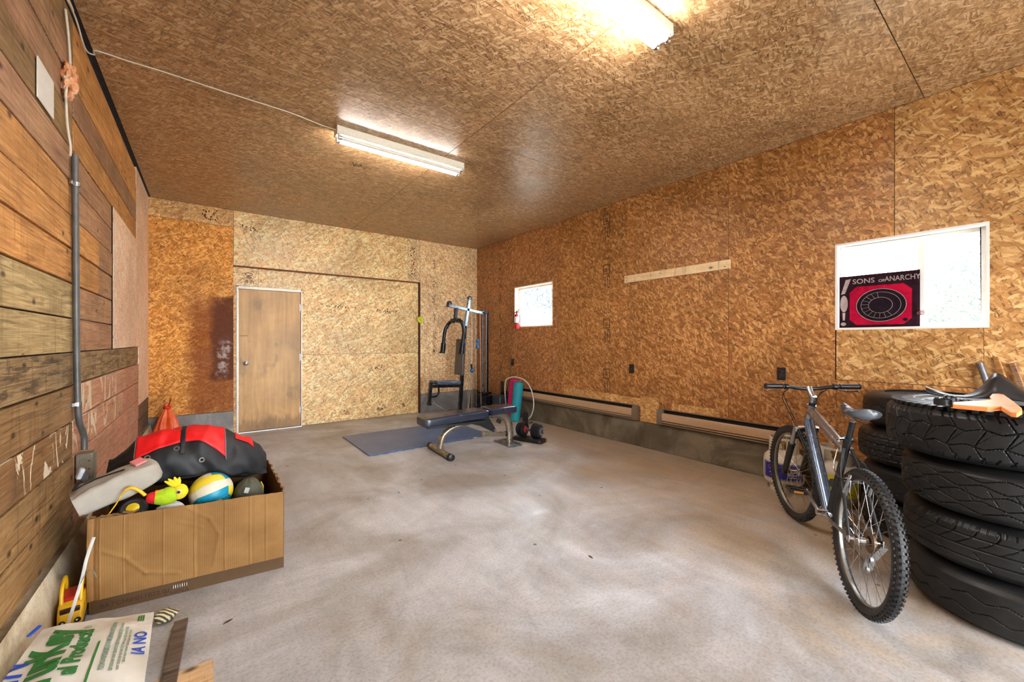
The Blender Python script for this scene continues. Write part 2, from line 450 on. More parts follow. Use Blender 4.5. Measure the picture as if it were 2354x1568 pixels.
CONC_CURB = mat_concrete('concrete_curb', srgb(102, 93, 77), srgb(79, 70, 56), srgb(126, 116, 99), .45, .7, sc=2)
CONC_BLUE = mat_concrete('concrete_curb_grey', srgb(128, 126, 124), srgb(106, 102, 98), srgb(150, 148, 146), .35, .5, sc=2)
CONC_CREAM = mat_concrete('concrete_curb_cream', srgb(206, 194, 166), srgb(164, 146, 114), srgb(226, 218, 196), .3, .6, sc=3)
DARK = mat_plain('dark_gap', srgb(26, 20, 16), .9)
WHITE_PAINT = mat_plain('white_paint', srgb(226, 222, 214), .45, var=.05)

# ================================================================== FLOOR, CEILING
floor = struct(MB().box2((XL - .12, YR, -.1), (XR + .12, YB + .25, 0)).build('floor', CONC_FLOOR))
ceiling = struct(MB().box2((XL - .12, YR, H + .012), (XR + .12, YB + .25, H + .12)).build('ceiling', DARK))
cy = [YR, -1.93, -.69, .557, 1.81, 3.09, 4.32, 5.55, YB + .0]
for i in range(len(cy) - 1):
    for j, (a, b) in enumerate(((XL + .022, 1.86), (1.86, XR))):
        g = .0026
        MB().box2((a + g, cy[i] + g, H), (b - g, cy[i + 1] - g, H + .012)).build('osb_panel', O_CEIL, ceiling, uvo=(i * 3.3 + j * 7.1, j * 2.7 + i))

# ================================================================== WALLS
def frame_panel(axis, pos, thick, outer, holes, name, mat, parent, uvo=(0, 0), uvrot=0):
    """a sheet on the plane axis=pos (face towards the room), outer=(a0,b0,a1,b1), rectangular holes cut through"""
    A = sorted({outer[0], outer[2], *[h[0] for h in holes], *[h[2] for h in holes]})
    Bz = sorted({outer[1], outer[3], *[h[1] for h in holes], *[h[3] for h in holes]})
    A = [a for a in A if outer[0] <= a <= outer[2]]; Bz = [b for b in Bz if outer[1] <= b <= outer[3]]
    m = MB(); cells = set()
    for i in range(len(A) - 1):
        for j in range(len(Bz) - 1):
            ca, cb = (A[i] + A[i + 1]) / 2, (Bz[j] + Bz[j + 1]) / 2
            if not any(h[0] < ca < h[2] and h[1] < cb < h[3] for h in holes): cells.add((i, j))
    P = (lambda a, b, d: Vector((pos + d, a, b))) if axis == 0 else (lambda a, b, d: Vector((a, pos + d, b)))
    for (i, j) in cells:
        a0, a1, b0, b1 = A[i], A[i + 1], Bz[j], Bz[j + 1]
        m.poly([P(a0, b0, 0), P(a1, b0, 0), P(a1, b1, 0), P(a0, b1, 0)]); m.poly([P(a0, b0, thick), P(a0, b1, thick), P(a1, b1, thick), P(a1, b0, thick)])
        for di, dj, q in ((-1, 0, (a0, b0, a0, b1)), (1, 0, (a1, b0, a1, b1)), (0, -1, (a0, b0, a1, b0)), (0, 1, (a0, b1, a1, b1))):
            if (i + di, j + dj) not in cells:
                m.poly([P(q[0], q[1], 0), P(q[2], q[3], 0), P(q[2], q[3], thick), P(q[0], q[1], thick)])
    return m.build(name, mat, parent, uvo=uvo, uvrot=uvrot)

# window openings (y0, z0, y1, z1) on the right wall
W1 = (4.60, 1.525, 5.575, 2.222)
W2 = (.243, 1.39, 1.092, 2.114)
wall_right = struct(frame_panel(0, XR + .013, .13, (YR, 0, YB + .2, H), [W1, W2], 'wall_right', DARK, None))
g = .0018
CZ = .315
def rp(y0, z0, y1, z1, mat, holes=(), k=0, rot=0):
    return frame_panel(0, XR, .012, (y0 + g, z0 + g, y1 - g, z1 - g), [h for h in holes], 'osb_panel', mat, wall_right, (k * 2.37, k * 1.13), rot)
P_r0 = rp(5.72, CZ, YB, H, O_RIGHT3, k=1)
P_r1 = rp(4.47, CZ, 5.72, H, O_RIGHT3, [W1], k=2)
P_r2 = rp(3.22, CZ, 4.47, H, O_RIGHT, k=3)
P_r3 = rp(1.97, CZ, 3.22, H, O_RIGHT, k=4)
rp(.72, CZ, 1.97, H, O_RIGHT, [(W2[0], .97, W2[2], W2[3]), (.72, .1, 1.085, .97)], k=5)
rp(-.5, CZ, .72, H, O_RIGHT2, [(.268, .97, W2[2], W2[3]), (W2[0], W2[1], W2[2], W2[3]), (.268, .1, 1.085, .97)], k=6)
rp(.268, .97, 1.085, 1.39, O_RIGHT2, k=7)
rp(.268, CZ, 1.085, .97, O_RIGHT, k=8)
rp(-1.72, CZ, -.5, H, O_RIGHT, k=9)
rp(YR, CZ, -1.72, H, O_RIGHT, k=10)
# pale off-cut strips nailed low on the wall
for a, b, z0, z1 in ((3.34, 4.35, .49, .60), (2.86, 3.34, .49, .59), (2.06, 2.6, .49, .58)):
    MB().box2((XR - .004, a, z0), (XR, b, z1)).build('patch_strip', O_STRIP, wall_right, uvo=(a, b))
MB().box2((XR - .006, 2.77, CZ), (XR, 3.02, .62)).build('patch_strip', O_STRIP, wall_right, uvo=(4, 2))
# concrete stem wall under the sheets
baseboard_right = struct(MB().box2((XR - .012, YR, 0), (XR + .013, YB, CZ - .004)).build('baseboard_right', CONC_CURB, bevel=.006))

# --- back wall: side sheets flush, middle section set back
YC = 6.86
wall_back = struct(MB().box2((XL - .12, YC + .013, 0), (XR + .12, YC + .16, H)).build('wall_back', DARK))
def bp(x0, z0, x1, z1, mat, y=YB, holes=(), k=0, rot=0, t=.012):
    return frame_panel(1, y, t, (x0 + g, z0 + g, x1 - g, z1 - g), list(holes), 'osb_panel', mat, wall_back, (k * 3.17, k * 2.3), rot)
bp(XL, .33, .29, 2.87, O_STAIN, k=1, t=.07)
bp(XL, 2.87, .29, H, O_STRIP, k=2, t=.07)
bp(.29, 2.347, 2.82, H, O_BACK, k=3, t=.07)
bp(2.82, 2.347, 3.055, H, O_BACKR, k=4, t=.07)
P_br = bp(3.055, .34, XR, H, O_BACKR, k=5, t=.07)
bp(.29, 2.075, .59, 2.345, O_BACK, YC, k=6)
bp(.59, 1.085, 3.055, 2.345, O_BACK, YC, [(.2, .5, 1.158, 2.075)], k=7)
P_bl = bp(1.158, .003, 3.055, 1.085, O_BACK, YC, k=8)
bp(.29, .003, .325, 2.075, O_STRIP, YC - .03, k=9, t=.04)
# lintel underside and the dark return on the right of the recess
MB().box2((.29, YB + .003, 2.335), (3.05, YC, 2.347)).build('lintel_trim', mat_plain('lintel_wood', srgb(120, 66, 36), .7), wall_back)
MB().box2((3.045, YB + .003, 0), (3.056, YC, 2.335)).build('return_trim', mat_plain('return_wood', srgb(74, 48, 28), .8), wall_back)
baseboard_back = struct(MB().box2((XL, YB - .01, 0), (.29, YC + .01, .327)).build('baseboard_back', CONC_BLUE, bevel=.005))
bb2 = MB().box2((3.058, YB - .01, 0), (XR - .013, YC + .01, .337)).build('concrete_block', CONC_BLUE, baseboard_back, bevel=.005)

# --- left wall: one plank per course and side of the conduit
wall_left = struct(MB().box2((XL - .12, YR, 0), (XL - .022, YB + .2, H)).build('wall_left', DARK))
ZE = [.26, .46, .665, .858, 1.053, 1.236, 1.424, 1.612, 1.798, 1.98, 2.165, 2.347, 2.53, 2.715, 2.9, 3.075]
rl = random.Random(5)
near = [PL_TAN, PL_TAN, PL_PAINT, PL_TAN, PL_BURN, PL_OLIVE, PL_OLIVE, PL_ORANGE, PL_ORANGE, PL_ORANGE, PL_BROWN, PL_TAN, PL_BROWN, PL_BROWN, PL_TAN]
far = [PL_PINKLIT, PL_PINKLIT, PL_PINKLIT_PAINT, PL_PINKLIT_PAINT, PL_BURN, PL_BROWN, PL_BROWN, PL_ORANGE, PL_BROWN, PL_BROWN, PL_BROWN, PL_ORANGE, PL_BROWN, PL_ORANGE, PL_ORANGE]
def plank(y0, y1, z0, z1, mat):
    d = rl.uniform(-.003, .003); tilt = rl.uniform(-.0018, .0018)
    x0, x1 = XL - .022, XL + d
    gp = rl.uniform(.0025, .006)
    MB().hexa([(x0, y0, z0 + gp), (x1, y0 + .0015, z0 + gp + tilt), (x1, y1 - .0015, z0 + gp - tilt), (x0, y1, z0 + gp),
               (x0, y0, z1 - gp), (x1, y0 + .0015, z1 - gp + tilt), (x1, y1 - .0015, z1 - gp - tilt), (x0, y1, z1 - gp)]).build('plank', mat, wall_left, bevel=.002, seg=1)
YJ = 3.24
for i in range(len(ZE) - 1):
    z0, z1 = ZE[i], ZE[i + 1]
    plank(-.2, YJ, z0, z1, near[i])
    plank(YR, -.2, z0, z1, near[(i + 3) % 15])
    end = 5.9 if z1 < 1.25 else 4.4 if z1 < 2.36 else 5.7
    if i in (7, 8): plank(YJ, 3.9, z0, z1, PL_ORANGE); plank(3.9, end, z0, z1, PL_BROWN)
    elif i in (2, 3): plank(YJ, 4.55, z0, z1, far[i]); plank(4.55, end, z0, z1, PL_PINKLIT)
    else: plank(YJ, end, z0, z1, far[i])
for z0, z1 in ((.26, .43), (.43, .6)): plank(5.9, YB - .001, z0, z1, PL_DARK)
# sheet pieces in the far corner of the left wall
MB().box2((XL - .022, 5.70, 1.24), (XL + .004, YB - .001, H - .002)).build('osb_panel', O_LEFT_GLOW, wall_left, uvo=(3, 1))
MB().box2((XL - .022, 5.9, .605), (XL + .004, YB - .001, 1.24)).build('osb_panel', O_LEFT_GLOW, wall_left, uvo=(3, 1))
MB().box2((XL - .022, 4.405, 1.238), (XL + .006, 5.698, 2.345)).build('osb_panel', O_LEFT_GLOW, wall_left, uvo=(8, 5))
MB().box2((XL - .02, 4.385, 1.238), (XL + .003, 4.402, 2.345)).build('gap_strip', DARK, wall_left)
m = MB()
def curbf(u, v):
    y = YR + (YB - .015 - YR) * u
    z = .252 * v
    n_ = mnoise.noise((y * 3, z * 6, 0)) * .012
    return Vector((XL + .055 - .035 * v ** 1.5 + n_ * (1 - abs(v * 2 - 1)), y, z))
m.grid(curbf, 120, 6)
m.grid(lambda u, v: Vector((XL + .02 - .042 * v, YR + (YB - .015 - YR) * u, .252 + .004 * v)), 1, 1)
baseboard_left = struct(m.build('baseboard_left', CONC_CREAM, smooth=40))

# --- rear wall behind the camera: unseen garage doorway, assumed and sized to let daylight in
wall_rear_unseen = struct(frame_panel(1, YR, -.12, (XL - .12, 0, XR + .12, H + .1), [(.6, -1, 3.3, 2.1)], 'wall_rear_unseen', O_RIGHT, None))

# ================================================================== WINDOWS
def mat_glass():
    n = NT('window_glass'); n.out((1, 1, 1), .0)
    n.b.inputs['Transmission Weight'].default_value = 0.
    tr = n.new('ShaderNodeBsdfTransparent'); gl = n.new('ShaderNodeBsdfGlossy'); gl.inputs['Roughness'].default_value = .05
    mx = n.new('ShaderNodeMixShader'); mx.inputs[0].default_value = .06
    dirt = n.noise(n.coords('Object'), 9, 5, .7)
    n.link(n.ramp(dirt, [(.3, .03), (.8, .10)]), mx.inputs[0])
    n.link(tr.outputs[0], mx.inputs[1]); n.link(gl.outputs[0], mx.inputs[2])
    n.link(mx.outputs[0], n.n['Material Output'].inputs[0])
    return n.m
GLASS = mat_glass()
VINYL = mat_plain('white_vinyl', srgb(232, 230, 226), .4, var=.03)
def window(name, W, mull, jamb):
    y0, z0, y1, z1 = W
    m = MB(); t = .016; xi, xo = XR - .004, XR + .143
    for a, b in (((xi, y0, z0), (xo, y0 + t, z1)), ((xi, y1 - t, z0), (xo, y1, z1)), ((xi, y0 + t, z0), (xo, y1 - t, z0 + t)), ((xi, y0 + t, z1 - t), (xo, y1 - t, z1))): m.box2(a, b)
    fr = struct(m.build(name, jamb, bevel=.0015, seg=1))
    s = .03; x0, x1 = XR + .085, XR + .125
    m = MB()
    yy0, yy1, zz0, zz1 = y0 + t, y1 - t, z0 + t, z1 - t
    for a, b in (((x0, yy0, zz0), (x1, yy0 + s, zz1)), ((x0, yy1 - s, zz0), (x1, yy1, zz1)), ((x0, yy0 + s, zz0), (x1, yy1 - s, zz0 + s)), ((x0, yy0 + s, zz1 - s), (x1, yy1 - s, zz1))): m.box2(a, b)
    m.build('window_sash', VINYL, fr, bevel=.003)
    ys = [yy0 + s, yy1 - s]
    if mull:
        MB().box2((x0 - .012, mull - .02, zz0 + s), (x1, mull + .02, zz1 - s)).build('window_mullion', VINYL, fr, bevel=.003)
        ys = [yy0 + s, mull - .02, mull + .02, yy1 - s]
    for k in range(0, len(ys), 2):
        MB().box2((XR + .102, ys[k], zz0 + s), (XR + .106, ys[k + 1], zz1 - s)).build('window_pane', GLASS, fr)
    return fr
window_1 = window('window_1', W1, None, mat_plain('pale_jamb', srgb(226, 206, 182), .6, var=.06))
window_2 = window('window_2', W2, .585, mat_plain('white_jamb', srgb(226, 218, 212), .6, var=.05))

# ================================================================== DOOR
def mat_door():
    n = NT('door_veneer'); o = n.coords('Object'); x = n.sepx(o)
    g1 = n.noise(n.mapping(o, (9, 1, .6)), 2.0, 5, .6, .8); bl = n.noise(o, 2.2, 4, .6, .4)
    c = n.ramp(g1, [(.3, srgb(180, 136, 76)), (.55, srgb(200, 156, 94)), (.8, srgb(212, 172, 110))])
    c = n.mix(.7, c, n.ramp(bl, [(.3, .66), (.7, 1.2)]), 'MULTIPLY')
    # scuffed, damp-stained foot of the door: ragged tongues
    tg = n.noise(n.mapping(o, (9, 1, 2.)), 2.2, 5, .6, .5)
    hgt = n.math('SUBTRACT', n.math('MULTIPLY', tg, .42), x[2])
    c = n.mix(n.ramp(hgt, [(.0, 0.), (.10, .55)]), c, srgb(96, 62, 36))
    hb = n.noise(n.mapping(o, (3.5, 1, 2.2)), 1.3, 3, .6)
    c = n.mix(n.ramp(hb, [(.58, 0.), (.72, .5)]), c, srgb(104, 80, 48))
    return n.out(c, .42, 0, .5)
METAL = mat_plain('brushed_steel', srgb(168, 168, 168), .32, 1., .08, 60)
DX0, DX1 = .350, 1.136
door_1 = struct(MB().box2((DX0, YC - .012, .012), (DX1, YC + .012, 2.028)).build('door_1', mat_door(), bevel=.002, seg=1))
m = MB()
m.box2((.326, YC - .022, 0), (.347, YC + .01, 2.06)).box2((1.139, YC - .022, 0), (1.157, YC + .01, 2.06)).box2((.347, YC - .022, 2.031), (1.139, YC + .01, 2.072))
m.build('door_frame', mat_plain('door_frame_paint', srgb(196, 188, 176), .4, .3, .08), door_1, bevel=.002)
MB().box2((.344, YC - .03, .01), (.3495, YC - .02, 2.03)).build('weather_strip', mat_plain('strip_alu', srgb(214, 212, 206), .3, .6, .05), door_1)
MB().box2((.345, YC - .05, 0), (1.14, YC - .005, .010)).build('threshold', mat_plain('threshold_alu', srgb(206, 206, 204), .35, .7, .05), door_1)
for z in (.25, 1.05, 1.80):
    h = MB().cyl((DX1 + .004, YC - .022, z - .05), (DX1 + .004, YC - .022, z + .05), .007, n=10).box2((DX1 - .012, YC - .016, z - .05), (DX1 + .02, YC - .0125, z + .05)).build('hinge', METAL, door_1, smooth=40)
kn = MB().lathe([(0, 0), (.032, 0), (.032, .006), (.014, .010), (.013, .034), (.022, .040), (.028, .052), (.026, .064), (.016, .070), (0, .071)], 24, basis((.438, YC - .0125, .98), (1, 0, 0), (0, 0, 1))).build('door_knob', METAL, door_1, smooth=40)
MB().box2((.365, YC - .0145, 1.362), (.46, YC - .012, 1.378)).build('scratch_plate', mat_plain('brass_dull', srgb(150, 118, 66), .5, .5), door_1)
# ================================================================== CEILING LIGHTS
ENAMEL = mat_plain('white_enamel', srgb(224, 220, 210), .35, var=.05)
TUBE_ON = mat_emit('lit_tube', (1.0, .965, .91), TUBE_STRENGTH)
TUBE_OFF = mat_plain('unlit_tube', srgb(226, 222, 214), .25, var=.02)
SOCKET = mat_plain('socket_plastic', srgb(206, 204, 198), .5, var=.04)
def strip_light(label, x0, x1, y0, lit):
    t = thing('fluorescent_light', label, 'ceiling light', (x0, y0, H), group='fluorescent strip lights on the ceiling')
    L = x1 - x0
    # channel: open box section against the ceiling, sloped cheeks
    m = MB(); M = basis((0, 0, 0), (0, 1, 0), (0, 0, 1))
    m.prism([(0, 0), (0, -.052), (.018, -.066), (.097, -.066), (.115, -.052), (.115, 0)], M, L)
    m.build('housing', ENAMEL, t, bevel=.002)
    for x in (0, L):
        s = 1 if x == 0 else -1
        MB().box2((x - .001 * s, -.002, -.070), (x + .003 * s, .117, 0)).build('end_cap', ENAMEL, t, bevel=.001)
    for k, on in enumerate(lit):
        y = .022 + .071 * k; z = -.092
        for x in (.02, L - .02):
            MB().box2((x - .009, y - .014, -.108), (x + .009, y + .014, -.060)).build('socket', SOCKET, t, bevel=.004)
        tb = MB().cyl((.03, y, z), (L - .03, y, z), .0165, n=16).build('tube', TUBE_ON if on else TUBE_OFF, t, smooth=40)
        for x in (.03, L - .03):
            MB().cyl((x - .012, y, z), (x + .012, y, z), .0172, n=16).build('tube_cap', METAL, tb, smooth=40)
    return t
strip_light('white twin-tube strip light wired by the white cable, only one tube lit', .868, 2.085, 3.575, (False, True))
strip_light('white twin-tube strip light over the concrete floor with both tubes glowing', .90, 2.115, 1.285, (True, True))
# ================================================================== TYRES
def mat_rubber(name, base, dust, amt=.35, rough=.5):
    n = NT(name); o = n.coords('Object')
    a = n.noise(o, 4, 5, .65); f = n.noise(o, 120, 3, .6)
    c = n.ramp(n.noise(o, 18, 4, .6), [(.3, tuple(q * .7 for q in base)), (.7, tuple(q * 1.3 for q in base))])
    c = n.mix(n.math('MULTIPLY', n.ramp(n.math('ADD', n.math('MULTIPLY', a, .8), n.math('MULTIPLY', f, .3)), [(.5, 0.), (.75, 1.)]), amt), c, dust)
    n.bump(f, .15, .001)
    return n.out(c, n.ramp(a, [(.3, rough - .1), (.7, rough + .12)]), 0, .38)
RUBBER = mat_rubber('tyre_rubber', srgb(19, 20, 22), srgb(70, 68, 66), .16, .42)
RUBBER2 = mat_rubber('tyre_rubber_dusty', srgb(20, 20, 21), srgb(78, 75, 70), .22, .48)
def tri(x): return abs((x % 1.0) * 2 - 1) * 2 - 1
def tread_h(kind, s, v):
    """0 = tread face, negative = groove; s metres round the tyre, v -1..1 across"""
    d = 0.; wv = .1
    def cut(dist, half, depth):
        return -depth * (1 - sstep(half, half + .0022, dist))
    if kind == 'block':
        for c, ph in ((.36, 0), (-.36, .5)):
            d = min(d, cut(abs(v - (c + .085 * tri(s / .105 + ph))) * wv, .0012, .006))
        row = 0 if v > .36 else 2 if v < -.36 else 1
        q = ((s + v * .05 * (1 if row != 1 else -1) + row * .035) % .0875) - .04375
        d = min(d, cut(abs(q), .0010, .006))
        if abs(v) < .3:
            q2 = ((s - v * .09 + .02) % .0875) - .04375
            d = min(d, cut(abs(q2), .0006, .005))
        if abs(v) > .78:
            q3 = (s % .04375) - .0219
            d = min(d, cut(abs(q3 + (abs(v) - .78) * .05), .0022, .007))
    elif kind == 'wave':
        for k, c in enumerate((-.72, -.36, 0., .36, .72)):
            ph = .5 * (k % 2)
            d = min(d, cut(abs(v - (c + .13 * tri(s / .15 + ph) * (1 if abs(tri(s / .15 + ph)) < .8 else .92))) * wv, .0014, .006))
        q = ((s + .05 * v) % .075) - .0375
        if abs(abs(v) - .18) < .13: d = min(d, cut(abs(q), .0006, .005))
    elif kind == 'sipe':
        for c in (-.5, .0, .5): d = min(d, cut(abs(v - c) * wv, .0022, .007))
        if v > .03:
            q = ((s - .06 * math.sin((v - .1) * 2.2)) % .07) - .035
            d = min(d, cut(abs(q), .0014, .006))
        else:
            q = ((s + .09 * v) % .14) - .07
            if -.85 < v < -.15: d = min(d, cut(abs(q), .0012, .005))
        if v > .8:
            q3 = (s % .028) - .014; d = min(d, cut(abs(q3), .0025, .006))
    elif kind == 'worn':
        for c, ph in ((.3, 0), (-.35, .4)):
            d = min(d, cut(abs(v - (c + .12 * tri(s / .12 + ph))) * wv, .002, .005))
    elif kind == 'grid':
        for c in (-.66, -.22, .22, .66): d = min(d, cut(abs(v - c) * wv, .0025, .008))
        q = ((s + (.03 if int((v + 1) * 2.2) % 2 else 0)) % .06) - .03
        d = min(d, cut(abs(q + v * .02), .0022, .007))
    return d
def tyre(label, loc, R, W, kind, rub, N=1000, M=56, rotz=0., tilt=(0, 0), group=None):
    t = thing('tyre', label, 'tyre', loc, (tilt[0], tilt[1], rotz), group)
    tw = W * .80; rim = R * .54; zc = W / 2
    def rad(v):
        a = abs(v)
        return R - .007 * v * v - .022 * sstep(.78, 1.12, a)
    vs, fs = [], []
    for i in range(N):
        th = 2 * math.pi * i / N
        for j in range(M + 1):
            v = -1 + 2 * j / M
            r = rad(v) + tread_h(kind, th * R, v)
            vs.append((r * math.cos(th), r * math.sin(th), zc + v * tw / 2))
    for i in range(N):
        a, b = i * (M + 1), ((i + 1) % N) * (M + 1)
        for j in range(M): fs.append((a + j, b + j, b + j + 1, a + j + 1))
    me = bpy.data.meshes.new('tread'); me.from_pydata(vs, [], fs); me.materials.append(rub)
    for p in me.polygons: p.use_smooth = True
    me.set_sharp_from_angle(angle=math.radians(35))
    o = bpy.data.objects.new('tread', me); COL.objects.link(o); o.parent = t
    # carcass: shoulders, sidewalls with raised rings, beads and the hollow inside
    r1 = rad(1.0) - .0095
    prof = [(rad(1.0), tw / 2 - .0005), (r1 + .003, tw / 2 + .004), (R - .05, W * .475), (R - .075, W * .495), (R - .10, W * .5), (R - .104, W * .5 + .002), (R - .112, W * .5 + .002), (R - .116, W * .497), (rim + .05, W * .46), (rim + .045, W * .465), (rim + .03, W * .45), (rim + .012, W * .42), (rim, W * .40), (rim, W * .34), (rim + .02, W * .33), (R - .10, W * .43), (R - .05, W * .39), (R - .022, W * .25), (R - .02, 0)]
    full = [(r, zc + z) for r, z in prof] + [(r, zc - z) for r, z in prof[-2::-1]]
    m = MB().lathe(full, 120)
    if kind in ('block',):       # lugs wrapping over the shoulder
        for k in range(60):
            th = 2 * math.pi * k / 60
            for sgn in (1,):
                M4 = Matrix.Rotation(th, 4, 'Z')
                m2 = [(R - .022, .010), (R - .022, -.012), (R - .066, -.002), (R - .066, .010)]
                z0 = zc + sgn * W * .44
                p = [M4 @ Vector((x, y, z0 - .004 if x > R - .05 else zc + W * .478)) for x, y in m2]
                q = [M4 @ Vector((x, y, (z0 + .010) if x > R - .05 else zc + W * .490)) for x, y in m2]
                m.hexa(p + q)
    m.build('sidewall', rub, t, smooth=38)
    return t
TW = .243; TG = .248; TT = .262
tyre('worn black tyre with shallow wavy tread, bottom of the stack beside the bicycle', (3.105, .075, 0), .392, TW, 'worn', RUBBER2, rotz=.3)
tyre('black tyre with fine curved slits, second from the floor beside the bicycle', (3.105, .10, TG), .385, TW, 'sipe', RUBBER2, rotz=.1)
tyre('black tyre with wavy diamond tread, third from the floor beside the bicycle', (3.085, .105, TG * 2), .385, TW, 'wave', RUBBER2, rotz=.8)
tyre('black all-terrain tyre with zigzag blocks, topmost beside the bicycle with orange handle on it', (3.07, .15, TG * 3), .400, TT - .008, 'block', RUBBER, rotz=.2)
TB = .232
for k, (dx, dy, kd, lb) in enumerate(((0, 0, 'grid', 'black tyre at the bottom of the stack against the strand-board wall'), (.012, -.01, 'worn', 'black tyre second from the floor in the stack against the strand-board wall'),
                             (-.012, .015, 'grid', 'black grid-treaded tyre just below the top of the wall-side stack'), (.02, -.005, 'worn', 'smooth-shouldered black tyre on top of the wall-side stack behind the saddle'))):
    tyre(lb, (3.855 + dx, .475 + dy, (TB + .005) * k), .352, TB, kd, RUBBER, N=320, M=26, rotz=k * .7)

# things lying on the topmost tyre
ZT = TG * 3 + TT - .004
BLACKP = mat_plain('black_plastic', srgb(30, 31, 34), .4, var=.15)
m = MB()
pp = [(2126, 904), (2150, 913), (2180, 923), (2205, 927), (2230, 921), (2258, 903), (2280, 879), (2296, 878), (2320, 893), (2350, 914), (2378, 930)]
c3 = smooth_path([onx(u, v, 3.16) for u, v in pp], 5)
lift = ZT + .004 - min(p.z for p in c3)
c3 = [Vector((p.x, p.y, p.z + lift)) for p in c3]
wd = [.05 + .10 * sstep(0, .35, i / (len(c3) - 1)) for i in range(len(c3))]
rows = [[m.bm.verts.new(Vector((p.x + wd[i] * (.35 - .75 * k), p.y - .01 * k, p.z - (p.z - ZT - .006) * k ** 1.5 * .95))) for k in (0, .33, .66, 1.)] for i, p in enumerate(c3)]
for i in range(len(rows) - 1):
    for k in range(3): m.face([rows[i][k], rows[i + 1][k], rows[i + 1][k + 1], rows[i][k + 1]])
mf = m.build('mudguard', BLACKP, smooth=60, solid=.005)
tag(mf, 'curved black plastic mudguard lying on the topmost tyre', 'mudguard')
ol = [(2190, 924), (2230, 921.5), (2271, 919), (2278, 917), (2275, 910), (2281, 905), (2295, 904), (2308, 906.5), (2330, 922), (2349, 937), (2350, 943), (2340, 949), (2322, 947), (2301, 934), (2273, 936), (2230, 932.5), (2190, 929)]
zo = ZT + .022
pts = [onz(u, v, zo + .018) for u, v in ol]
c = sum(pts, Vector()) / len(pts)
root = thing('scraper_handle', 'orange plastic T-shaped handle lying on the topmost tyre', 'handle', (c.x, c.y, zo))
MB().prism([(p.x - c.x, p.y - c.y) for p in pts], Matrix.Identity(4), .018).build('grip', mat_plain('orange_plastic', srgb(236, 150, 84), .4, var=.06), root, bevel=.004)
for u, v, r in ((2167, 931, .030), (2183, 927, .024), (2224, 937, .027), (2268, 943, .027)):
    p = onz(u, v, ZT)
    t = thing('cap', {2167: 'round black plastic cap beside the mudguard tip', 2183: 'small black plastic cap touching the mudguard on the tyre', 2224: 'black ridged cap in front of the orange handle', 2268: 'black tilted cap beside the T end of the orange handle'}[u], 'cap', (p.x, p.y, ZT))
    MB().lathe([(0, .004), (r * .8, .004), (r * .85, .026), (r, .028), (r, 0), (r * .9, 0), (r * .88, .003)], 20).build('shell', BLACKP, t, smooth=35)
    m = MB()
    for k in range(6):
        a = k * math.pi / 3
        m.box((r * .75 * math.cos(a), r * .75 * math.sin(a), .029), (.008, .008, .012), (0, 0, a))
    m.build('clip', BLACKP, t)

# leaning pipe and stakes by the wall
a = onx(2250, 829, XR - .05)
pb = Vector((4.10, .0, .015))
pt = Vector((XR - .030, .285, 1.145))
t = thing('steel_pipe', 'grey steel pipe leaning on the wall behind the tyres', 'pipe', pb)
d = pt - pb
PIPE = mat_plain('galvanised_pipe', srgb(120, 120, 124), .4, .6, .15)
MB().tube([(0, 0, 0), d], .018, 14).build('shaft', PIPE, t, smooth=40)
MB().tube([d * .985, d * 1.0, d * 1.001], [.0195, .0195, .012], 14).build('rim', PIPE, t, smooth=40)
WOODS = mat_plank('stake_wood', srgb(176, 124, 70), srgb(120, 78, 40), srgb(206, 156, 98))
for k, (pb, pt, lb) in enumerate(((Vector((4.12, -.07, .006)), Vector((XR - .012, .215, 1.19)), 'thin pale wooden stake leaning on the wall right beside the grey pipe'), (Vector((4.12, -.15, .006)), Vector((XR - .014, .145, 1.15)), 'darker brown wooden stake leaning on the wall, farther from the grey pipe'))):
    o = MB().box2((-.013, -.009, 0), (.013, .009, (pt - pb).length)).build('wooden_stake', WOODS if k == 0 else PL_BROWN, bevel=.002)
    o.rotation_mode = 'QUATERNION'; o.rotation_quaternion = (pt - pb).to_track_quat('Z', 'X'); o.location = pb; tag(o, lb, 'stake', 'stakes leaning behind the tyres')
# ================================================================== BICYCLE
def xform(m, M): bmesh.ops.transform(m.bm, matrix=M, verts=m.bm.verts); return m
def mat_metal(name, col, rough, metal=.9):
    return mat_plain(name, col, rough, metal, .08, 40)
B_SILVER = mat_metal('bike_silver', srgb(164, 166, 172), .22, .85)
B_BLUE = mat_metal('bike_blue_grey', srgb(104, 120, 146), .25, .75)
B_BLACK = mat_plain('bike_black', srgb(24, 25, 28), .35, var=.15)
B_CHROME = mat_metal('bike_chrome', srgb(200, 200, 202), .18, 1.)
B_RIM = mat_metal('bike_rim', srgb(168, 164, 156), .35, .8)
B_SADDLE = mat_plain('saddle_vinyl', srgb(66, 70, 78), .3, var=.1)
B_TYRE = mat_rubber('bike_tyre_rubber', srgb(32, 32, 34), srgb(96, 92, 86), .25, .5)
WB, WR = 1.085, .335
bike = thing('bicycle', 'silver-blue mountain bicycle standing beside the stacked tyres', 'bicycle', (2.508, .548, 0.006), (math.radians(3.2), 0, math.radians(32.6)))
HT, HB = Vector((.835, 0, .855)), Vector((.882, 0, .728))
AX = (HT - HB).normalized()
STEER = Matrix.Translation(HB) @ Matrix.Rotation(math.radians(11), 4, AX) @ Matrix.Translation(-HB)
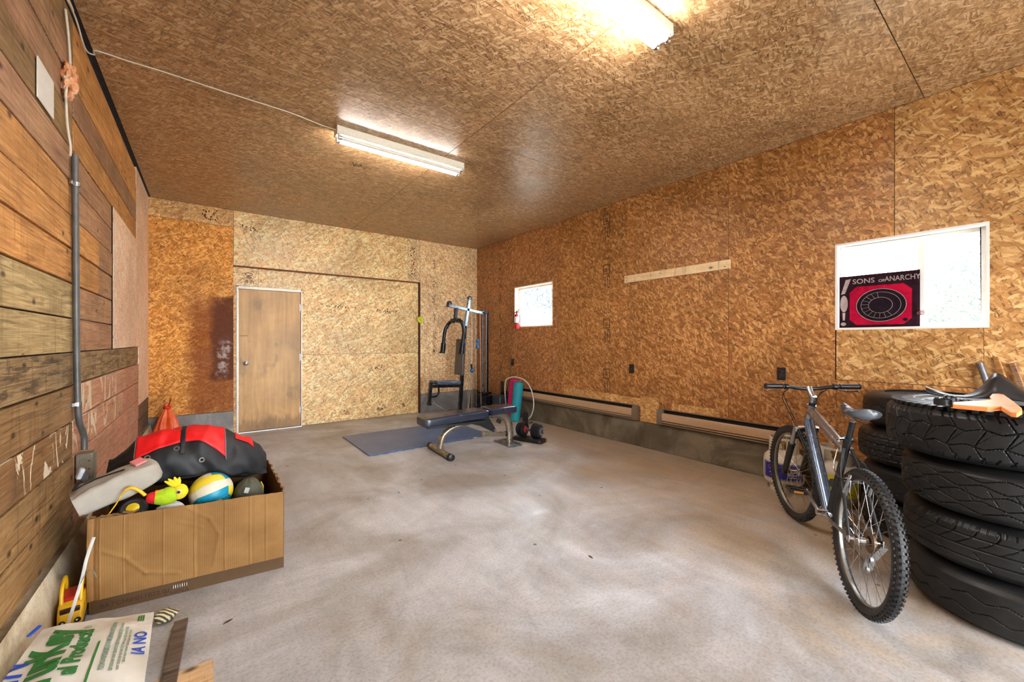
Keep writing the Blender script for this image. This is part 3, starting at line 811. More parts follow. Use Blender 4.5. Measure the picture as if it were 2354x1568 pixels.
def wheel(name, cx, X, disc=True):
    """rim as the part, tyre, knobs, spokes and hub as its sub-parts; X = extra transform"""
    M = X @ basis((cx, 0, WR), (1, 0, 0), (0, 0, 1))          # lathe axis = wheel axle (local -y)
    rr = WR - .052
    rim = xform(MB().lathe([(rr + .018, -.014), (rr + .018, .014), (rr + .004, .014), (rr - .008, .006), (rr - .008, -.006), (rr + .004, -.014)], 72, closed=True), M).build(name, B_RIM, bike, smooth=35)
    tp = []
    for k in range(14):
        a = 2 * math.pi * k / 14
        tp.append((WR - .031 + .026 * math.cos(a), .026 * math.sin(a)))
    xform(MB().lathe(tp, 96, closed=True), M).build('tyre', B_TYRE, rim, smooth=60)
    m = MB(); NK = 76
    for k in range(NK):
        for j, (off, wz, lg, ph) in enumerate(((0, .016, .013, 0), (.55, .009, .013, .5), (-.55, .009, .013, .5), (1.05, .010, .010, 0), (-1.05, .010, .010, 0))):
            a = 2 * math.pi * (k + ph) / NK
            r = WR - .031 + .0265 * math.cos(off); z = .0265 * math.sin(off)
            R_ = Matrix.Rotation(a, 4, 'Z') @ Matrix.Translation((r, 0, z)) @ Matrix.Rotation(-off, 4, 'Y')
            v = m._v([(x * .005, y * lg / 2, q * wz / 2) for x, y, q in ((-1, -1, -1), (1, -.8, -.8), (1, .8, -.8), (-1, 1, -1), (-1, -1, 1), (1, -.8, .8), (1, .8, .8), (-1, 1, 1))], R_)
            for f in ((3, 2, 1, 0), (4, 5, 6, 7), (0, 1, 5, 4), (1, 2, 6, 5), (2, 3, 7, 6), (3, 0, 4, 7)): m.face([v[i] for i in f])
    xform(m, M).build('tread_knobs', B_TYRE, rim)
    m = MB()
    for k in range(32):
        a = 2 * math.pi * k / 32; side = 1 if k % 2 else -1; cr = 1 if (k // 2) % 2 else -1
        ha = a + cr * 1.25
        m.tube([(.024 * math.cos(ha), .024 * math.sin(ha), side * .028), ((rr - .004) * math.cos(a), (rr - .004) * math.sin(a), 0)], .0011, 5)
    xform(m, M).build('spokes', B_CHROME, rim, smooth=60)
    xform(MB().lathe([(0, -.058), (.007, -.058), (.007, -.036), (.027, -.034), (.027, -.028), (.014, -.024), (.014, .024), (.027, .028), (.027, .034), (.007, .036), (.007, .058), (0, .058)], 20), M).build('hub', B_CHROME, rim, smooth=35)
    return rim
rw = wheel('rear_wheel', 0, Matrix.Identity(4))
fw = wheel('front_wheel', WB, STEER)
# cassette and chainrings sit on the right (local -y)
Mr = basis((0, 0, WR), (1, 0, 0), (0, 0, 1))
m = MB()
for k in range(6):
    r = .052 - .006 * k
    m.lathe([(r * .5, .018 + k * .004), (r, .018 + k * .004), (r, .020 + k * .004), (r * .5, .020 + k * .004)], 28, Mr, closed=True)
m.build('cassette', mat_metal('cassette_rust', srgb(128, 104, 84), .5), bike, smooth=35)
BBp = Vector((.43, 0, .295)); SC_ = Vector((.262, 0, .735)); 
m = MB()
m.tube([BBp, HB + AX * .025], [.032, .030], 14)                          # down tube
m.build('down_tube', B_BLUE, bike, smooth=40)
m = MB().tube([SC_ + Vector((.01, 0, -.03)), HT - AX * .03], [.024, .028], 14, flat=1.2)
m.build('top_tube', B_SILVER, bike, smooth=40)
MB().tube([BBp, SC_ + (SC_ - BBp) * .05], .0175, 14).build('seat_tube', B_BLACK, bike, smooth=40)
MB().tube([HB - AX * .01, HB, HT, HT + AX * .01], [.026, .024, .024, .026], 16).build('head_tube', B_SILVER, bike, smooth=40)
MB().cyl(BBp + Vector((0, -.038, 0)), BBp + Vector((0, .038, 0)), .023, n=18).build('bottom_bracket', B_CHROME, bike, smooth=40)
for s in (-1, 1):
    MB().tube(smooth_path([BBp + Vector((-.03, s * .02, 0)), Vector((.28, s * .038, .30)), Vector((.12, s * .055, .325)), Vector((0, s * .063, WR))], 5), .0095, 10).build('chain_stay', B_SILVER if s > 0 else B_BLACK, bike, smooth=50)
    MB().tube(smooth_path([SC_ + Vector((-.012, s * .016, -.02)), Vector((.18, s * .045, .60)), Vector((.08, s * .055, .46)), Vector((0, s * .063, WR + .01))], 5), .008, 10).build('seat_stay', B_BLACK, bike, smooth=50)
    MB().box((-.002, s * .066, WR), (.03, .005, .035)).build('dropout', B_CHROME, bike, bevel=.002)
MB().tube([Vector((.165, -.045, .565)), Vector((.165, .045, .565))], .008, 8).build('stay_bridge', B_BLACK, bike, smooth=50)
MB().cyl(SC_ + (SC_ - BBp) * .03, SC_ + (SC_ - BBp) * .09, .022, n=16).build('seat_clamp', B_BLACK, bike, smooth=40)
MB().tube([SC_ + Vector((-.02, .022, .035)), SC_ + Vector((-.045, .055, .03)), SC_ + Vector((-.07, .06, .028))], .006, 8).build('clamp_lever', B_CHROME, bike, smooth=40)
sp = SC_ + (SC_ - BBp).normalized() * .145
MB().tube([SC_, sp], .0135, 14).build('seat_post', B_BLACK, bike, smooth=40)
# saddle
def sad(u, v):
    x = -.13 + .27 * u
    wv_ = .072 * (1 - sstep(.2, .72, u)) + .019 * sstep(.1, .75, u)
    if u > .93: wv_ *= math.sqrt(max(.05, 1 - ((u - .93) / .075) ** 2))
    if u < .07: wv_ *= math.sqrt(max(.25, 1 - ((.07 - u) / .08) ** 2))
    a = 2 * math.pi * v
    y = wv_ * math.cos(a); zz = math.sin(a)
    top = .016 + .010 * (1 - sstep(0, .25, u)) - .006 * math.sin(math.pi * u)
    z = (top * zz if zz > 0 else .032 * zz) - (.006 * (1 - abs(math.cos(a))) if zz > 0 and u < .8 else 0)
    return sp + Vector((x - .012, y, .055 + z + .012 * (u - .5) ** 2 * 4))
m = MB(); gg = m.grid(sad, 22, 20, cv=True); m.face([gg[0][j] for j in range(20)][::-1]); m.face([gg[-1][j] for j in range(20)])
m.build('saddle', B_SADDLE, bike, smooth=70)
for s in (-1, 1):
    MB().tube(smooth_path([sp + Vector((-.11, s * .03, .035)), sp + Vector((-.05, s * .022, .008)), sp + Vector((.04, s * .02, .008)), sp + Vector((.11, s * .012, .036))], 4), .004, 7).build('saddle_rail', B_CHROME, bike, smooth=50)
# crank set, pedals, chain
Mc = basis(BBp, (1, 0, 0), (0, 0, 1))
m = MB()
for r, z in ((.085, .040), (.066, .046), (.048, .034)):
    m.lathe([(r * .82, z), (r, z), (r, z + .003), (r * .82, z + .003)], 44, Mc, closed=True)
for k in range(5):
    a = k * 2 * math.pi / 5
    m.bar(Mc @ Vector((0, 0, .043)), Mc @ Vector((.07 * math.cos(a), .07 * math.sin(a), .043)), .012, .006, up=(0, 1, 0))
m.build('chainring', mat_metal('chainring_steel', srgb(120, 120, 120), .4), bike, smooth=35)
for s, ca in ((1, math.radians(20)), (-1, math.radians(200))):
    p0 = BBp + Vector((0, s * .05, 0)); p1 = BBp + Vector((.17 * math.cos(ca), s * .068, .17 * math.sin(ca)))
    arm = MB().bar(p0 - (p1 - p0) * .06, p1 + (p1 - p0) * .06, .014, .026, up=(0, 0, 1)).build('crank_arm', B_SILVER, bike, bevel=.005)
    MB().cyl(BBp + Vector((0, s * .036, 0)), BBp + Vector((0, s * .064, 0)), .018, n=16).build('crank_boss', B_CHROME, arm, smooth=40)
    pd = MB(); q = p1 + Vector((0, s * .055, 0))
    pd.box(q + Vector((.042, 0, 0)), (.012, .088, .022)).box(q - Vector((.042, 0, 0)), (.012, .088, .022)).box(q, (.022, .094, .022)).box(q + Vector((0, s * .044, 0)), (.09, .010, .018)).box(q - Vector((0, s * .044, 0)), (.09, .010, .018))
    pe = pd.build('pedal', B_BLACK, bike, bevel=.002)
    for e in (-1, 1):
        MB().box(q + Vector((e * .0485, 0, 0)), (.003, .05, .012)).build('reflector', mat_plain('amber_reflector', srgb(226, 150, 50), .2, var=.05), pe)
m = MB()
for zo in (1, -1):
    m.tube([Vector((.43, -.044, .295 + zo * .084)), Vector((0, -.034, WR + zo * (.045 if zo > 0 else .035)))] if zo > 0 else [Vector((.43, -.044, .211)), Vector((.06, -.036, .20)), Vector((.02, -.034, .235))], .0045, 6)
m.build('chain', mat_metal('chain_steel', srgb(96, 92, 88), .5), bike, smooth=50)
m = MB().bar((.0, -.075, WR - .01), (.03, -.05, .25), .02, .03, up=(0, 1, 0)).bar((.03, -.04, .25), (.055, -.04, .18), .012, .04, up=(0, 1, 0))
for q in ((.028, .24), (.055, .18)): m.lathe([(0, -.006), (.020, -.006), (.020, .006), (0, .006)], 14, basis((q[0], -.038, q[1]), (1, 0, 0), (0, 0, 1)))
m.build('derailleur', mat_metal('derailleur_alloy', srgb(150, 150, 150), .4), bike, smooth=35)
# fork, headset, stem, handlebar - all turned with the steering
def st(v): return STEER @ Vector(v)
DN = (HB - HT).normalized(); FW_ = Vector((AX.z, 0, -AX.x))                       # forward, square to the steering axis
cr0 = HB + DN * .045
m = MB()
m.bar(st(cr0 + Vector((0, -.072, 0)) + FW_ * .008), st(cr0 + Vector((0, .072, 0)) + FW_ * .008), .036, .034, up=AX)
m.build('fork_crown', B_CHROME, bike, bevel=.008, seg=3)
axle = Vector((WB, 0, WR))
for s in (-1, 1):
    top = cr0 + Vector((0, s * .063, 0)) + FW_ * .012
    bot = axle + Vector((0, s * .058, .0))
    mid = top + (bot - top) * .36
    MB().tube([st(top + AX * .012), st(mid)], .0155, 14).build('fork_stanchion', B_SILVER, bike, smooth=40)
    leg = MB().tube([st(mid - (bot - top) * .02), st(mid), st(bot + (top - bot) * .10), st(bot)], [.024, .022, .019, .014], 14).build('fork_leg', B_BLACK, bike, smooth=40)
    MB().cyl(st(bot + Vector((0, -s * .012, 0))), st(bot + Vector((0, s * .014, 0))), .019, n=14).build('dropout_cap', B_BLACK, leg, smooth=40)
arch = [cr0 + (axle - cr0) * .30 + Vector((0, y, 0)) + FW_ * f for y, f in ((-.06, .0), (-.05, .05), (0, .065), (.05, .05), (.06, .0))]
MB().tube([st(p) for p in smooth_path(arch, 4)], .011, 8).build('fork_brace', B_BLACK, bike, smooth=50)
MB().tube([st(HT), st(HT + AX * .045)], [.022, .017], 14).build('headset', B_BLACK, bike, smooth=40)
s0 = HT + AX * .055; bc = s0 + FW_ * .075 + AX * .048
m = MB().tube([st(s0 - AX * .022), st(s0 + AX * .022)], .020, 14)
m.tube([st(s0), st(bc)], [.017, .019], 12)
m.build('stem', B_SILVER, bike, smooth=40)
hb = [bc + Vector((x, y, z)) for y, z, x in ((.285, .012, -.04), (.175, .010, -.026), (.115, .004, -.014), (.05, -.008, 0), (0, -.008, 0), (-.05, -.008, 0), (-.115, .004, -.014), (-.175, .010, -.026), (-.285, .012, -.04))]
bar = MB().tube([st(p) for p in smooth_path(hb, 4)], .0125, 12).build('handlebar', B_BLACK, bike, smooth=50)
for s, a, b in ((1, hb[0], hb[1]), (-1, hb[-1], hb[-2])):
    gp = []; rr = []
    for k in range(25):
        t_ = k / 24; gp.append(st(a + (b - a) * (t_ * 1.0))); rr.append(.0165 + (.0012 if k % 2 else 0) + (.003 if k in (0, 1, 24) else 0))
    MB().tube(gp, rr, 12).build('grip', B_BLACK, bar, smooth=50)
    q = b + (hb[4] - b) * .10
    MB().tube([st(q), st(q + (b - a).normalized() * .02)], .02, 12).build('shifter', B_BLACK, bar, smooth=40)
    lv = [q + Vector((.012, 0, -.01)), q + Vector((.04, s * .03, -.025)), q + Vector((.035, s * .09, -.035)), q + Vector((.01, s * .13, -.03))]
    MB().tube([st(p) for p in smooth_path(lv, 4)], [.006 + .0 * i for i in range(13)], 8, flat=.6).build('brake_lever', B_CHROME if s > 0 else B_BLACK, bar, smooth=50)
for s, e in ((1, Vector((.80, .03, .60))), (-1, Vector((.85, -.03, .64)))):
    q = hb[3 if s > 0 else 5] + Vector((0, s * .07, 0))
    for k, sag in enumerate((.13, .09)):
        pth = [st(q + Vector((.02, 0, -.01))), st(q + Vector((.10 + .02 * k, s * -.01, -.06 - .02 * k))), st(Vector((bc.x + .07, s * .06, bc.z - .22 - .03 * k))), e + Vector((0, 0, -.03 * k))]
        MB().tube(smooth_path(pth, 7), .0027, 6).build('control_cable', B_BLACK, bike, smooth=60)
# rim brakes and rear cable loop
for s in (-1, 1):
    MB().tube(smooth_path([Vector((.115, s * .052, .52)), Vector((.09, s * .05, .57)), Vector((.085, s * .04, .62))], 4), .008, 8).build('brake_arm', B_SILVER, bike, smooth=50)
    MB().box((.10, s * .032, .565), (.05, .016, .012), (0, .7, 0)).build('brake_pad', B_BLACK, bike, bevel=.003)
lp = [Vector((.29, .03, .70)), Vector((.25, .055, .64)), Vector((.22, .062, .60)), Vector((.14, .06, .585)), Vector((.075, .045, .60)), Vector((.085, .04, .53))]
MB().tube(smooth_path(lp, 6), .0028, 6).build('control_cable', B_CHROME, bike, smooth=60)
lp = [Vector((.27, -.02, .68)), Vector((.20, -.055, .66)), Vector((.10, -.06, .60)), Vector((.09, -.02, .62))]
MB().tube(smooth_path(lp, 6), .0028, 6).build('control_cable', B_BLACK, bike, smooth=60)
# ================================================================== PROPANE TANKS
CREAM = mat_plain('tank_paint', srgb(206, 198, 184), .4, var=.08, scale=12)
def tank(loc, rz, label, lab_col, arc, band):
    t = thing('propane_tank', label, 'gas tank', loc, (0, 0, rz))
    R = .152
    MB().lathe([(0, .035), (.06, .036), (.115, .05), (.145, .08), (R, .115), (R, .255), (.145, .295), (.115, .325), (.06, .345), (0, .347)], 40).build('body', CREAM, t, smooth=50)
    MB().lathe([(.10, 0), (.105, 0), (.108, .05), (.103, .05)], 36, closed=True).build('foot_ring', CREAM, t, smooth=30)
    m = MB()
    for a0, a1 in ((.5, 2.64), (3.64, 5.78)):
        m.lathe([(.108, .305), (.113, .305), (.108, .455), (.104, .455)], 24, arc=(a0, a1), closed=True)
    for a0, a1 in ((0, 2 * math.pi),):
        m.lathe([(.100, .445), (.110, .445), (.110, .460), (.100, .460)], 40, closed=True)
    m.build('collar', CREAM, t, smooth=30)
    v = MB().cyl((0, 0, .34), (0, 0, .40), .016, n=12).cyl((0, 0, .372), (.045, 0, .372), .013, n=12).lathe([(0, .40), (.030, .40), (.032, .41), (.030, .42), (0, .422)], 14).build('valve', mat_plain('brass', srgb(176, 142, 84), .35, .9), t, smooth=35)
    m = MB(); m.lathe([(R + .0008, band[0]), (R + .0014, band[0]), (R + .0014, band[1]), (R + .0008, band[1])], 30, arc=arc)
    lab = m.build('label', lab_col, t, smooth=60)
    return t, lab, R
MAGENTA = mat_plain('magenta_ink', srgb(150, 60, 176), .5)
INKW = mat_plain('white_ink', srgb(226, 224, 232), .5, var=.02)
def on_drum(R, pts, z0):
    return [Vector(((R + .0022) * math.cos(a), (R + .0022) * math.sin(a), z0 + z)) for a, z in pts]
t, lab, R = tank((4.03, 1.395, 0), 0, 'white propane tank with a dark blue label, behind the front wheel', mat_plain('label_blue', srgb(22, 26, 128), .35, var=.1), (2.3, 4.5), (.115, .255))
m = MB()       # script logo, two text lines and a border, drawn as ink strokes
for a0 in (2.42, 4.38):
    m.tube(on_drum(R, [(a0, .006), (a0, .134)], .115), .0012, 5)
for z in (.006, .134): m.tube(on_drum(R, [(2.42 + 1.96 * k / 24, z) for k in range(25)], .115), .0012, 5)
for base in (2.62, 3.55):
    m.tube(on_drum(R, [(base + .19 + k * .018, .085 + .014 * math.sin(k * 1.25) * (1 if k % 5 else 1.6)) for k in range(22)], .115), .0018, 5)
    for z, l in ((.052, .5), (.032, .34)):
        for k in range(int(l / .035)):
            a = base + .12 + k * .035 + (.08 if z < .04 else 0)
            m.tube(on_drum(R, [(a, z), (a + .022, z + (.004 if k % 2 else -.003))], .115), .002, 5)
m.build('label_print', INKW, lab)
for base in (2.62, 3.55):
    m = MB(); m.tube(on_drum(R, [(base + .11 + .075 * math.cos(k * .45), .098 + .014 * math.sin(k * .45)) for k in range(14)], .115), .0028, 6)
    m.build('label_emblem', MAGENTA, lab)
t, lab, R = tank((3.995, 1.02, 0), 0, 'white propane tank with a yellow label, between bicycle and tyres', mat_plain('label_yellow', srgb(224, 206, 28), .4, var=.06), (2.2, 4.6), (.10, .262))
m = MB()
for z, a0, l in ((.03, 2.75, .6), (.048, 2.75, .5), (.066, 2.75, .42), (.03, 3.6, .5), (.05, 3.6, .4)):
    m.tube(on_drum(R, [(a0 + l * k / 10, z) for k in range(11)], .1), .0018, 5)
m.build('label_print', mat_plain('black_ink', srgb(26, 24, 22), .6), lab)
m = MB(); m.grid(lambda u, v: on_drum(R, [(3.25 + .16 * v * math.cos(2 * math.pi * u), .105 + .034 * v * math.sin(2 * math.pi * u))], .1)[0], 24, 3, cu=True)
m.build('label_emblem', mat_plain('label_grey', srgb(70, 74, 78), .5), lab)
# ================================================================== RUBBER MAT
n = NT('rubber_mat'); o = n.coords('Object')
wv = n.new('ShaderNodeTexWave', wave_type='BANDS', bands_direction='X'); n.link(o, wv.inputs[0]); wv.inputs['Scale'].default_value = 9; wv.inputs['Distortion'].default_value = 0
wv2 = n.new('ShaderNodeTexWave', wave_type='BANDS', bands_direction='Y'); n.link(o, wv2.inputs[0]); wv2.inputs['Scale'].default_value = 14
hh = n.math('ADD', wv.outputs['Fac'], n.math('MULTIPLY', wv2.outputs['Fac'], .6))
cc = n.ramp(n.noise(o, 3, 4, .6), [(.3, srgb(50, 76, 116)), (.7, srgb(74, 104, 150))])
cc = n.mix(.5, cc, n.ramp(hh, [(.4, .7), (1.3, 1.15)]), 'MULTIPLY')
n.bump(hh, .6, .003); RMAT = n.out(cc, .34, 0, .8)
x0, x1, y0, y1 = 1.452, 3.12, 4.585, 5.715
m = MB(); ol = []
NX, NY = 46, 30
for k in range(NX): ol.append((x0 + (x1 - x0) * k / NX, y0 + (.012 * math.sin(k * 2.1) if k < 26 else 0) + .02 * k / NX))
for k in range(NY): ol.append((x1, y0 + .02 + (y1 - y0 - .02) * k / NY))
for k in range(4): ol.append((x1 + (x0 - x1) * k / 4, y1))
for k in range(4): ol.append((x0 + (.02) * (k / 4) * 0, y1 + (y0 - y1) * k / 4))
mat_o = m.prism([(x - 2.2, y - 5.1) for x, y in ol], Matrix.Identity(4), .014).build('floor_mat', RMAT, bevel=.002, seg=1)
mat_o.location = (2.2, 5.1, .001)
tag(mat_o, 'blue-grey ribbed rubber floor mat with a frayed edge beside the weight bench', 'mat')
MB().box((.63, -.53, .0148), (.05, .035, .0012), (0, 0, .1)).build('care_tag', WHITE_PAINT, mat_o)

# ================================================================== WEIGHT BENCH
VINYL_B = mat_plain('bench_vinyl', srgb(34, 42, 60), .22, var=.12, scale=10, spec=.7)
CHAMP = mat_plain('champagne_steel', srgb(150, 140, 124), .3, .75, .08)
B_PLATE = mat_plain('bench_black_steel', srgb(28, 30, 34), .4, .2, .12)
bench = thing('weight_bench', 'black padded flat weight bench on champagne steel legs', 'bench', (2.5, 4.17, 0), (0, 0, math.radians(-4.5)))
def pad(name, x0, x1, w0, w1, z, th, slope):
    m = MB(); N = 10
    def f(u, v):
        x = x0 + (x1 - x0) * u; wd = (w0 + (w1 - w0) * u) / 2
        a = 2 * math.pi * v
        cx, sx = math.cos(a), math.sin(a)
        k = .22
        y = wd * math.copysign(abs(cx) ** k, cx); zz = th / 2 * math.copysign(abs(sx) ** .28, sx)
        e = min(u, 1 - u); q = math.sqrt(max(0, 1 - (1 - min(1, e / .03)) ** 2)) * .12 + .88
        return Vector((x, y * (q if e < .03 else 1), z + slope * (x - x0) + zz * (q if e < .03 else 1) + (.006 * math.sin(math.pi * u) if sx > .3 else 0)))
    gg = m.grid(f, 24, 40, cv=True)
    m.face([gg[0][j] for j in range(40)]); m.face([gg[-1][j] for j in range(40)])
    o = m.build(name, VINYL_B, bench, smooth=50)
    return o
bp_ = pad('back_pad', -.60, .205, .29, .29, .392, .092, .04)
sp_ = pad('seat_pad', .225, .60, .32, .27, .436, .080, .02)
MB().box2((-.55, -.11, .325), (.17, .11, .352)).build('pad_board', B_PLATE, bp_, bevel=.004)
for s in (-1, 1):
    MB().prism([(-.13, .39), (.22, .41), (.36, .19), (.32, .175), (.14, .27), (-.10, .34)], basis((0, s * .036 + .003, 0), (1, 0, 0), (0, 0, 1)), .006).build('side_plate', B_PLATE, bench, bevel=.002)
    for x, z in ((.21, .395), (.33, .20)):
        MB().cyl((x, s * .036, z), (x, s * .050, z), .012, n=12).build('bolt', METAL, bench, smooth=40)
MB().tube(smooth_path([(.05, 0, .335), (-.10, 0, .31), (-.25, 0, .27), (-.335, 0, .20), (-.365, 0, .10), (-.37, 0, .045)], 6), .036, 14, flat=1.0).build('front_leg', CHAMP, bench, smooth=50)
foot = MB().tube([(-.45, .30, .036), (-.45, -.30, .036)], .034, 16).build('front_foot', CHAMP, bench, smooth=50)
foot.location = (.08, 0, 0)
for s in (-1, 1): MB().tube([(-.37, s * .27, .036), (-.37, s * .325, .036), (-.37, s * .33, .036)], [.0375, .0375, .028], 16).build('end_cap', B_PLATE, foot, smooth=40).location = (-.08, 0, 0)
rear = smooth_path([(.20, 0, .385), (.34, 0, .392), (.46, 0, .37), (.54, 0, .29), (.57, 0, .16), (.575, 0, .012)], 6)
MB().tube(rear, .050, 12, flat=.62, up=(0, 1, 0)).build('rear_leg', CHAMP, bench, smooth=50)
MB().prism([(-.10, -.20), (.07, -.20), (.09, -.17), (.09, .17), (.07, .20), (-.10, .20), (-.12, .17), (-.12, -.17)], Matrix.Translation((.56, 0, 0)), .010).build('base_plate', mat_plain('base_plate_steel', srgb(120, 124, 132), .3, .6, .1), bench, bevel=.002)
MB().bar((.17, 0, .165), (.50, 0, .125), .05, .05).build('adjust_bar', CHAMP, bench, bevel=.004)
MB().lathe([(0, 0), (.03, 0), (.033, .01), (.03, .02), (.018, .024), (0, .025)], 18, basis((.505, 0, .125), (0, 1, 0), (0, 0, 1))).build('adjust_wheel', B_PLATE, bench, smooth=35)
MB().box((.40, -.02, .30), (.06, .03, .05), (0, .5, 0)).build('pop_pin', B_PLATE, bench, bevel=.006)

# ================================================================== ADJUSTABLE DUMBBELL
db = thing('dumbbell', 'black adjustable dumbbell with a red dial resting in its tray', 'dumbbell', (3.335, 4.05, 0), (0, 0, math.radians(-72)))
D_BLK = mat_plain('dumbbell_black', srgb(26, 27, 30), .38, var=.15)
m = MB().prism([(-.20, -.085), (.20, -.085), (.215, -.06), (.215, .06), (.20, .085), (-.20, .085), (-.215, .06), (-.215, -.06)], Matrix.Identity(4), .05)
tr = m.build('tray', D_BLK, db, bevel=.012, seg=3)
for s in (-1, 1):
    for k in range(6):
        x = s * (.075 + k * .0165); r = .098 - .003 * k
        MB().lathe([(.02, -.0065), (r - .006, -.0065), (r, -.003), (r, .003), (r - .006, .0065), (.02, .0065)], 36, basis((x, 0, .145), (0, 1, 0), (0, 0, 1)), closed=True).build('plate', D_BLK, db, smooth=35)
    dl = MB().lathe([(0, .0), (.06, .0), (.062, .01), (.05, .018), (0, .018)], 30, basis((s * .168, 0, .145), (0, s, 0), (0, 0, 1))).build('dial', mat_plain('dial_grey', srgb(52, 54, 58), .4), db, smooth=35)
    m = MB()
    for k in range(9):
        a = k * .6; m.box(Vector((s * .1866, .04 * math.cos(a), .145 + .04 * math.sin(a))), (.0015, .009, .013), (a, 0, 0))
    m.build('dial_marks', mat_plain('dial_white', srgb(190, 190, 192), .5), dl)
MB().tube([(-.075, 0, .145), (-.03, 0, .145), (0, 0, .145), (.03, 0, .145), (.075, 0, .145)], [.016, .017, .0195, .017, .016], 16).build('handle', mat_plain('handle_grey', srgb(80, 80, 84), .5), db, smooth=50)
for s in (-1, 1): MB().cyl((s * .052, 0, .145), (s * .066, 0, .145), .040, n=24).build('red_collar', mat_plain('red_plastic', srgb(168, 30, 44), .4), db, smooth=40)

# ================================================================== HOME GYM
gym = thing('home_gym', 'black and steel multi-station home gym standing by the recessed panel', 'gym machine', (3.5, 6.1, 0))
G_BLK = mat_plain('gym_black_steel', srgb(26, 28, 33), .3, .4, .1)
G_LIT = mat_plain('gym_grey_steel', srgb(128, 142, 154), .3, .6, .1)
G_VIN = mat_plain('gym_vinyl', srgb(60, 76, 100), .25, var=.1, spec=.7)
G_PAD = mat_plain('gym_backrest_vinyl', srgb(78, 72, 72), .4, var=.08)
def G(x, y, z): return Vector((x - 3.5, y - 6.1, z))
def bars(name, a, b, w_, h_, mat, **k): return MB().bar(G(*a), G(*b), w_, h_, **k).build(name, mat, gym, bevel=.004)
bars('base_rail', (2.95, 6.1, .03), (4.03, 6.1, .03), .06, .05, G_BLK)
bars('base_foot', (3.46, 5.72, .03), (3.46, 6.48, .03), .05, .05, G_BLK)
bars('base_foot', (3.98, 5.95, .03), (3.98, 6.30, .03), .05, .05, G_BLK)
bars('upright', (3.47, 6.1, .05), (3.575, 6.1, 1.56), .05, .055, G_BLK, up=(1, 0, 0))
bars('mast', (3.575, 6.1, 1.5), (3.66, 6.1, 2.02), .05, .05, G_LIT, up=(1, 0, 0))
bars('top_beam', (3.25, 6.1, 1.895), (3.985, 6.1, 1.785), .05, .05, G_LIT)
bars('beam_end', (3.225, 6.1, 1.899), (3.25, 6.1, 1.895), .056, .056, G_BLK)
bars('drop_post', (3.40, 6.1, 1.86), (3.385, 6.1, 1.68), .055, .05, G_BLK, up=(1, 0, 0))
for p in ((3.27, 6.1, 1.93), (3.665, 6.1, 2.04), (3.95, 6.1, 1.82)):
    q = MB().lathe([(.012, -.012), (.042, -.012), (.036, 0), (.042, .012), (.012, .012)], 24, basis(G(*p), (1, 0, 0), (0, 0, 1)), closed=True).build('pulley', G_BLK, gym, smooth=35)
    MB().cyl(G(p[0], p[1] - .02, p[2]), G(p[0], p[1] + .02, p[2]), .010, n=10).build('axle', METAL, q, smooth=40)
# press arm: yoke with two down-turned handles
MB().box(G(3.39, 6.1, 1.655), (.10, .20, .05)).build('yoke', G_BLK, gym, bevel=.008)
for y, dx in ((6.34, -.05), (5.90, .075)):
    s = 1 if y > 6.1 else -1
    pts = [G(3.39, 6.1 + s * .06, 1.63), G(3.39, 6.1 + s * .16, 1.63), G(3.385 + dx * .4, y - s * .01, 1.58), G(3.36 + dx, y, 1.46), G(3.33 + dx, y, 1.22), G(3.315 + dx, y, 1.10)]
    arm = MB().tube(smooth_path(pts, 5), .031, 12).build('press_arm', G_BLK, gym, smooth=50)
    MB().tube([G(3.335 + dx, y, 1.26), G(3.315 + dx, y, 1.08)], .044, 14).build('foam_grip', G_BLK, arm, smooth=40)
    MB().tube([G(3.318 + dx, y, 1.10), G(3.26 + dx, y - s * .0, 1.095)], .014, 10).build('hand_peg', G_BLK, arm, smooth=40)
# back rest, seat and leg developer
def cushion(name, c, d, rot, mat):
    o = MB().box(G(*c), d, rot).build(name, mat, gym, bevel=.016, seg=3); return o
cushion('backrest', (3.475, 6.1, 1.02), (.055, .26, .62), (0, math.radians(4), 0), G_PAD)
cushion('seat', (3.19, 6.1, .60), (.44, .32, .06), (0, math.radians(3), 0), G_VIN)
bars('seat_beam', (2.915, 6.1, .55), (3.50, 6.1, .52), .045, .045, G_BLK)
bars('leg_lever', (2.93, 6.1, .62), (2.895, 6.1, .24), .05, .05, G_BLK, up=(1, 0, 0))
MB().tube(smooth_path([G(3.07, 6.1, .54), G(3.07, 6.1, .44), G(3.045, 6.1, .39), G(2.99, 6.1, .375), G(2.915, 6.1, .38)], 5), .016, 10).build('lever_brace', G_BLK, gym, smooth=50)
for z, s in ((.30, 1), (.30, -1)):
    MB().cyl(G(2.895, 6.1 + s * .03, .265), G(2.895, 6.1 + s * .06, .265), .02, n=12).build('roller_axle', G_BLK, gym, smooth=40)
MB().tube(smooth_path([G(2.93, 6.07, .31), G(2.95, 6.05, .32), G(2.96, 6.05, .29), G(2.94, 6.06, .27)], 5) , .006, 8).build('snap_hook', METAL, gym, smooth=50)
# weight stack with guide rods
for y in (6.06, 6.17):
    MB().cyl(G(3.985, y, .38), G(3.985, y, 1.79), .017, n=12).build('guide_rod', mat_plain('rod_steel', srgb(96, 92, 92), .3, .7), gym, smooth=40)
bars('rear_post', (4.045, 6.12, .03), (4.045, 6.12, 1.80), .03, .05, G_BLK, up=(1, 0, 0))
MB().box(G(3.985, 6.115, 1.80), (.10, .17, .04)).build('rod_bracket', G_BLK, gym, bevel=.006)
for k in range(8):
    MB().box(G(3.985, 6.115, .075 + k * .034), (.20, .34, .031)).build('weight_plate', G_BLK, gym, bevel=.004)
MB().box(G(3.985, 6.115, .365), (.14, .26, .04)).build('top_plate', G_BLK, gym, bevel=.006)
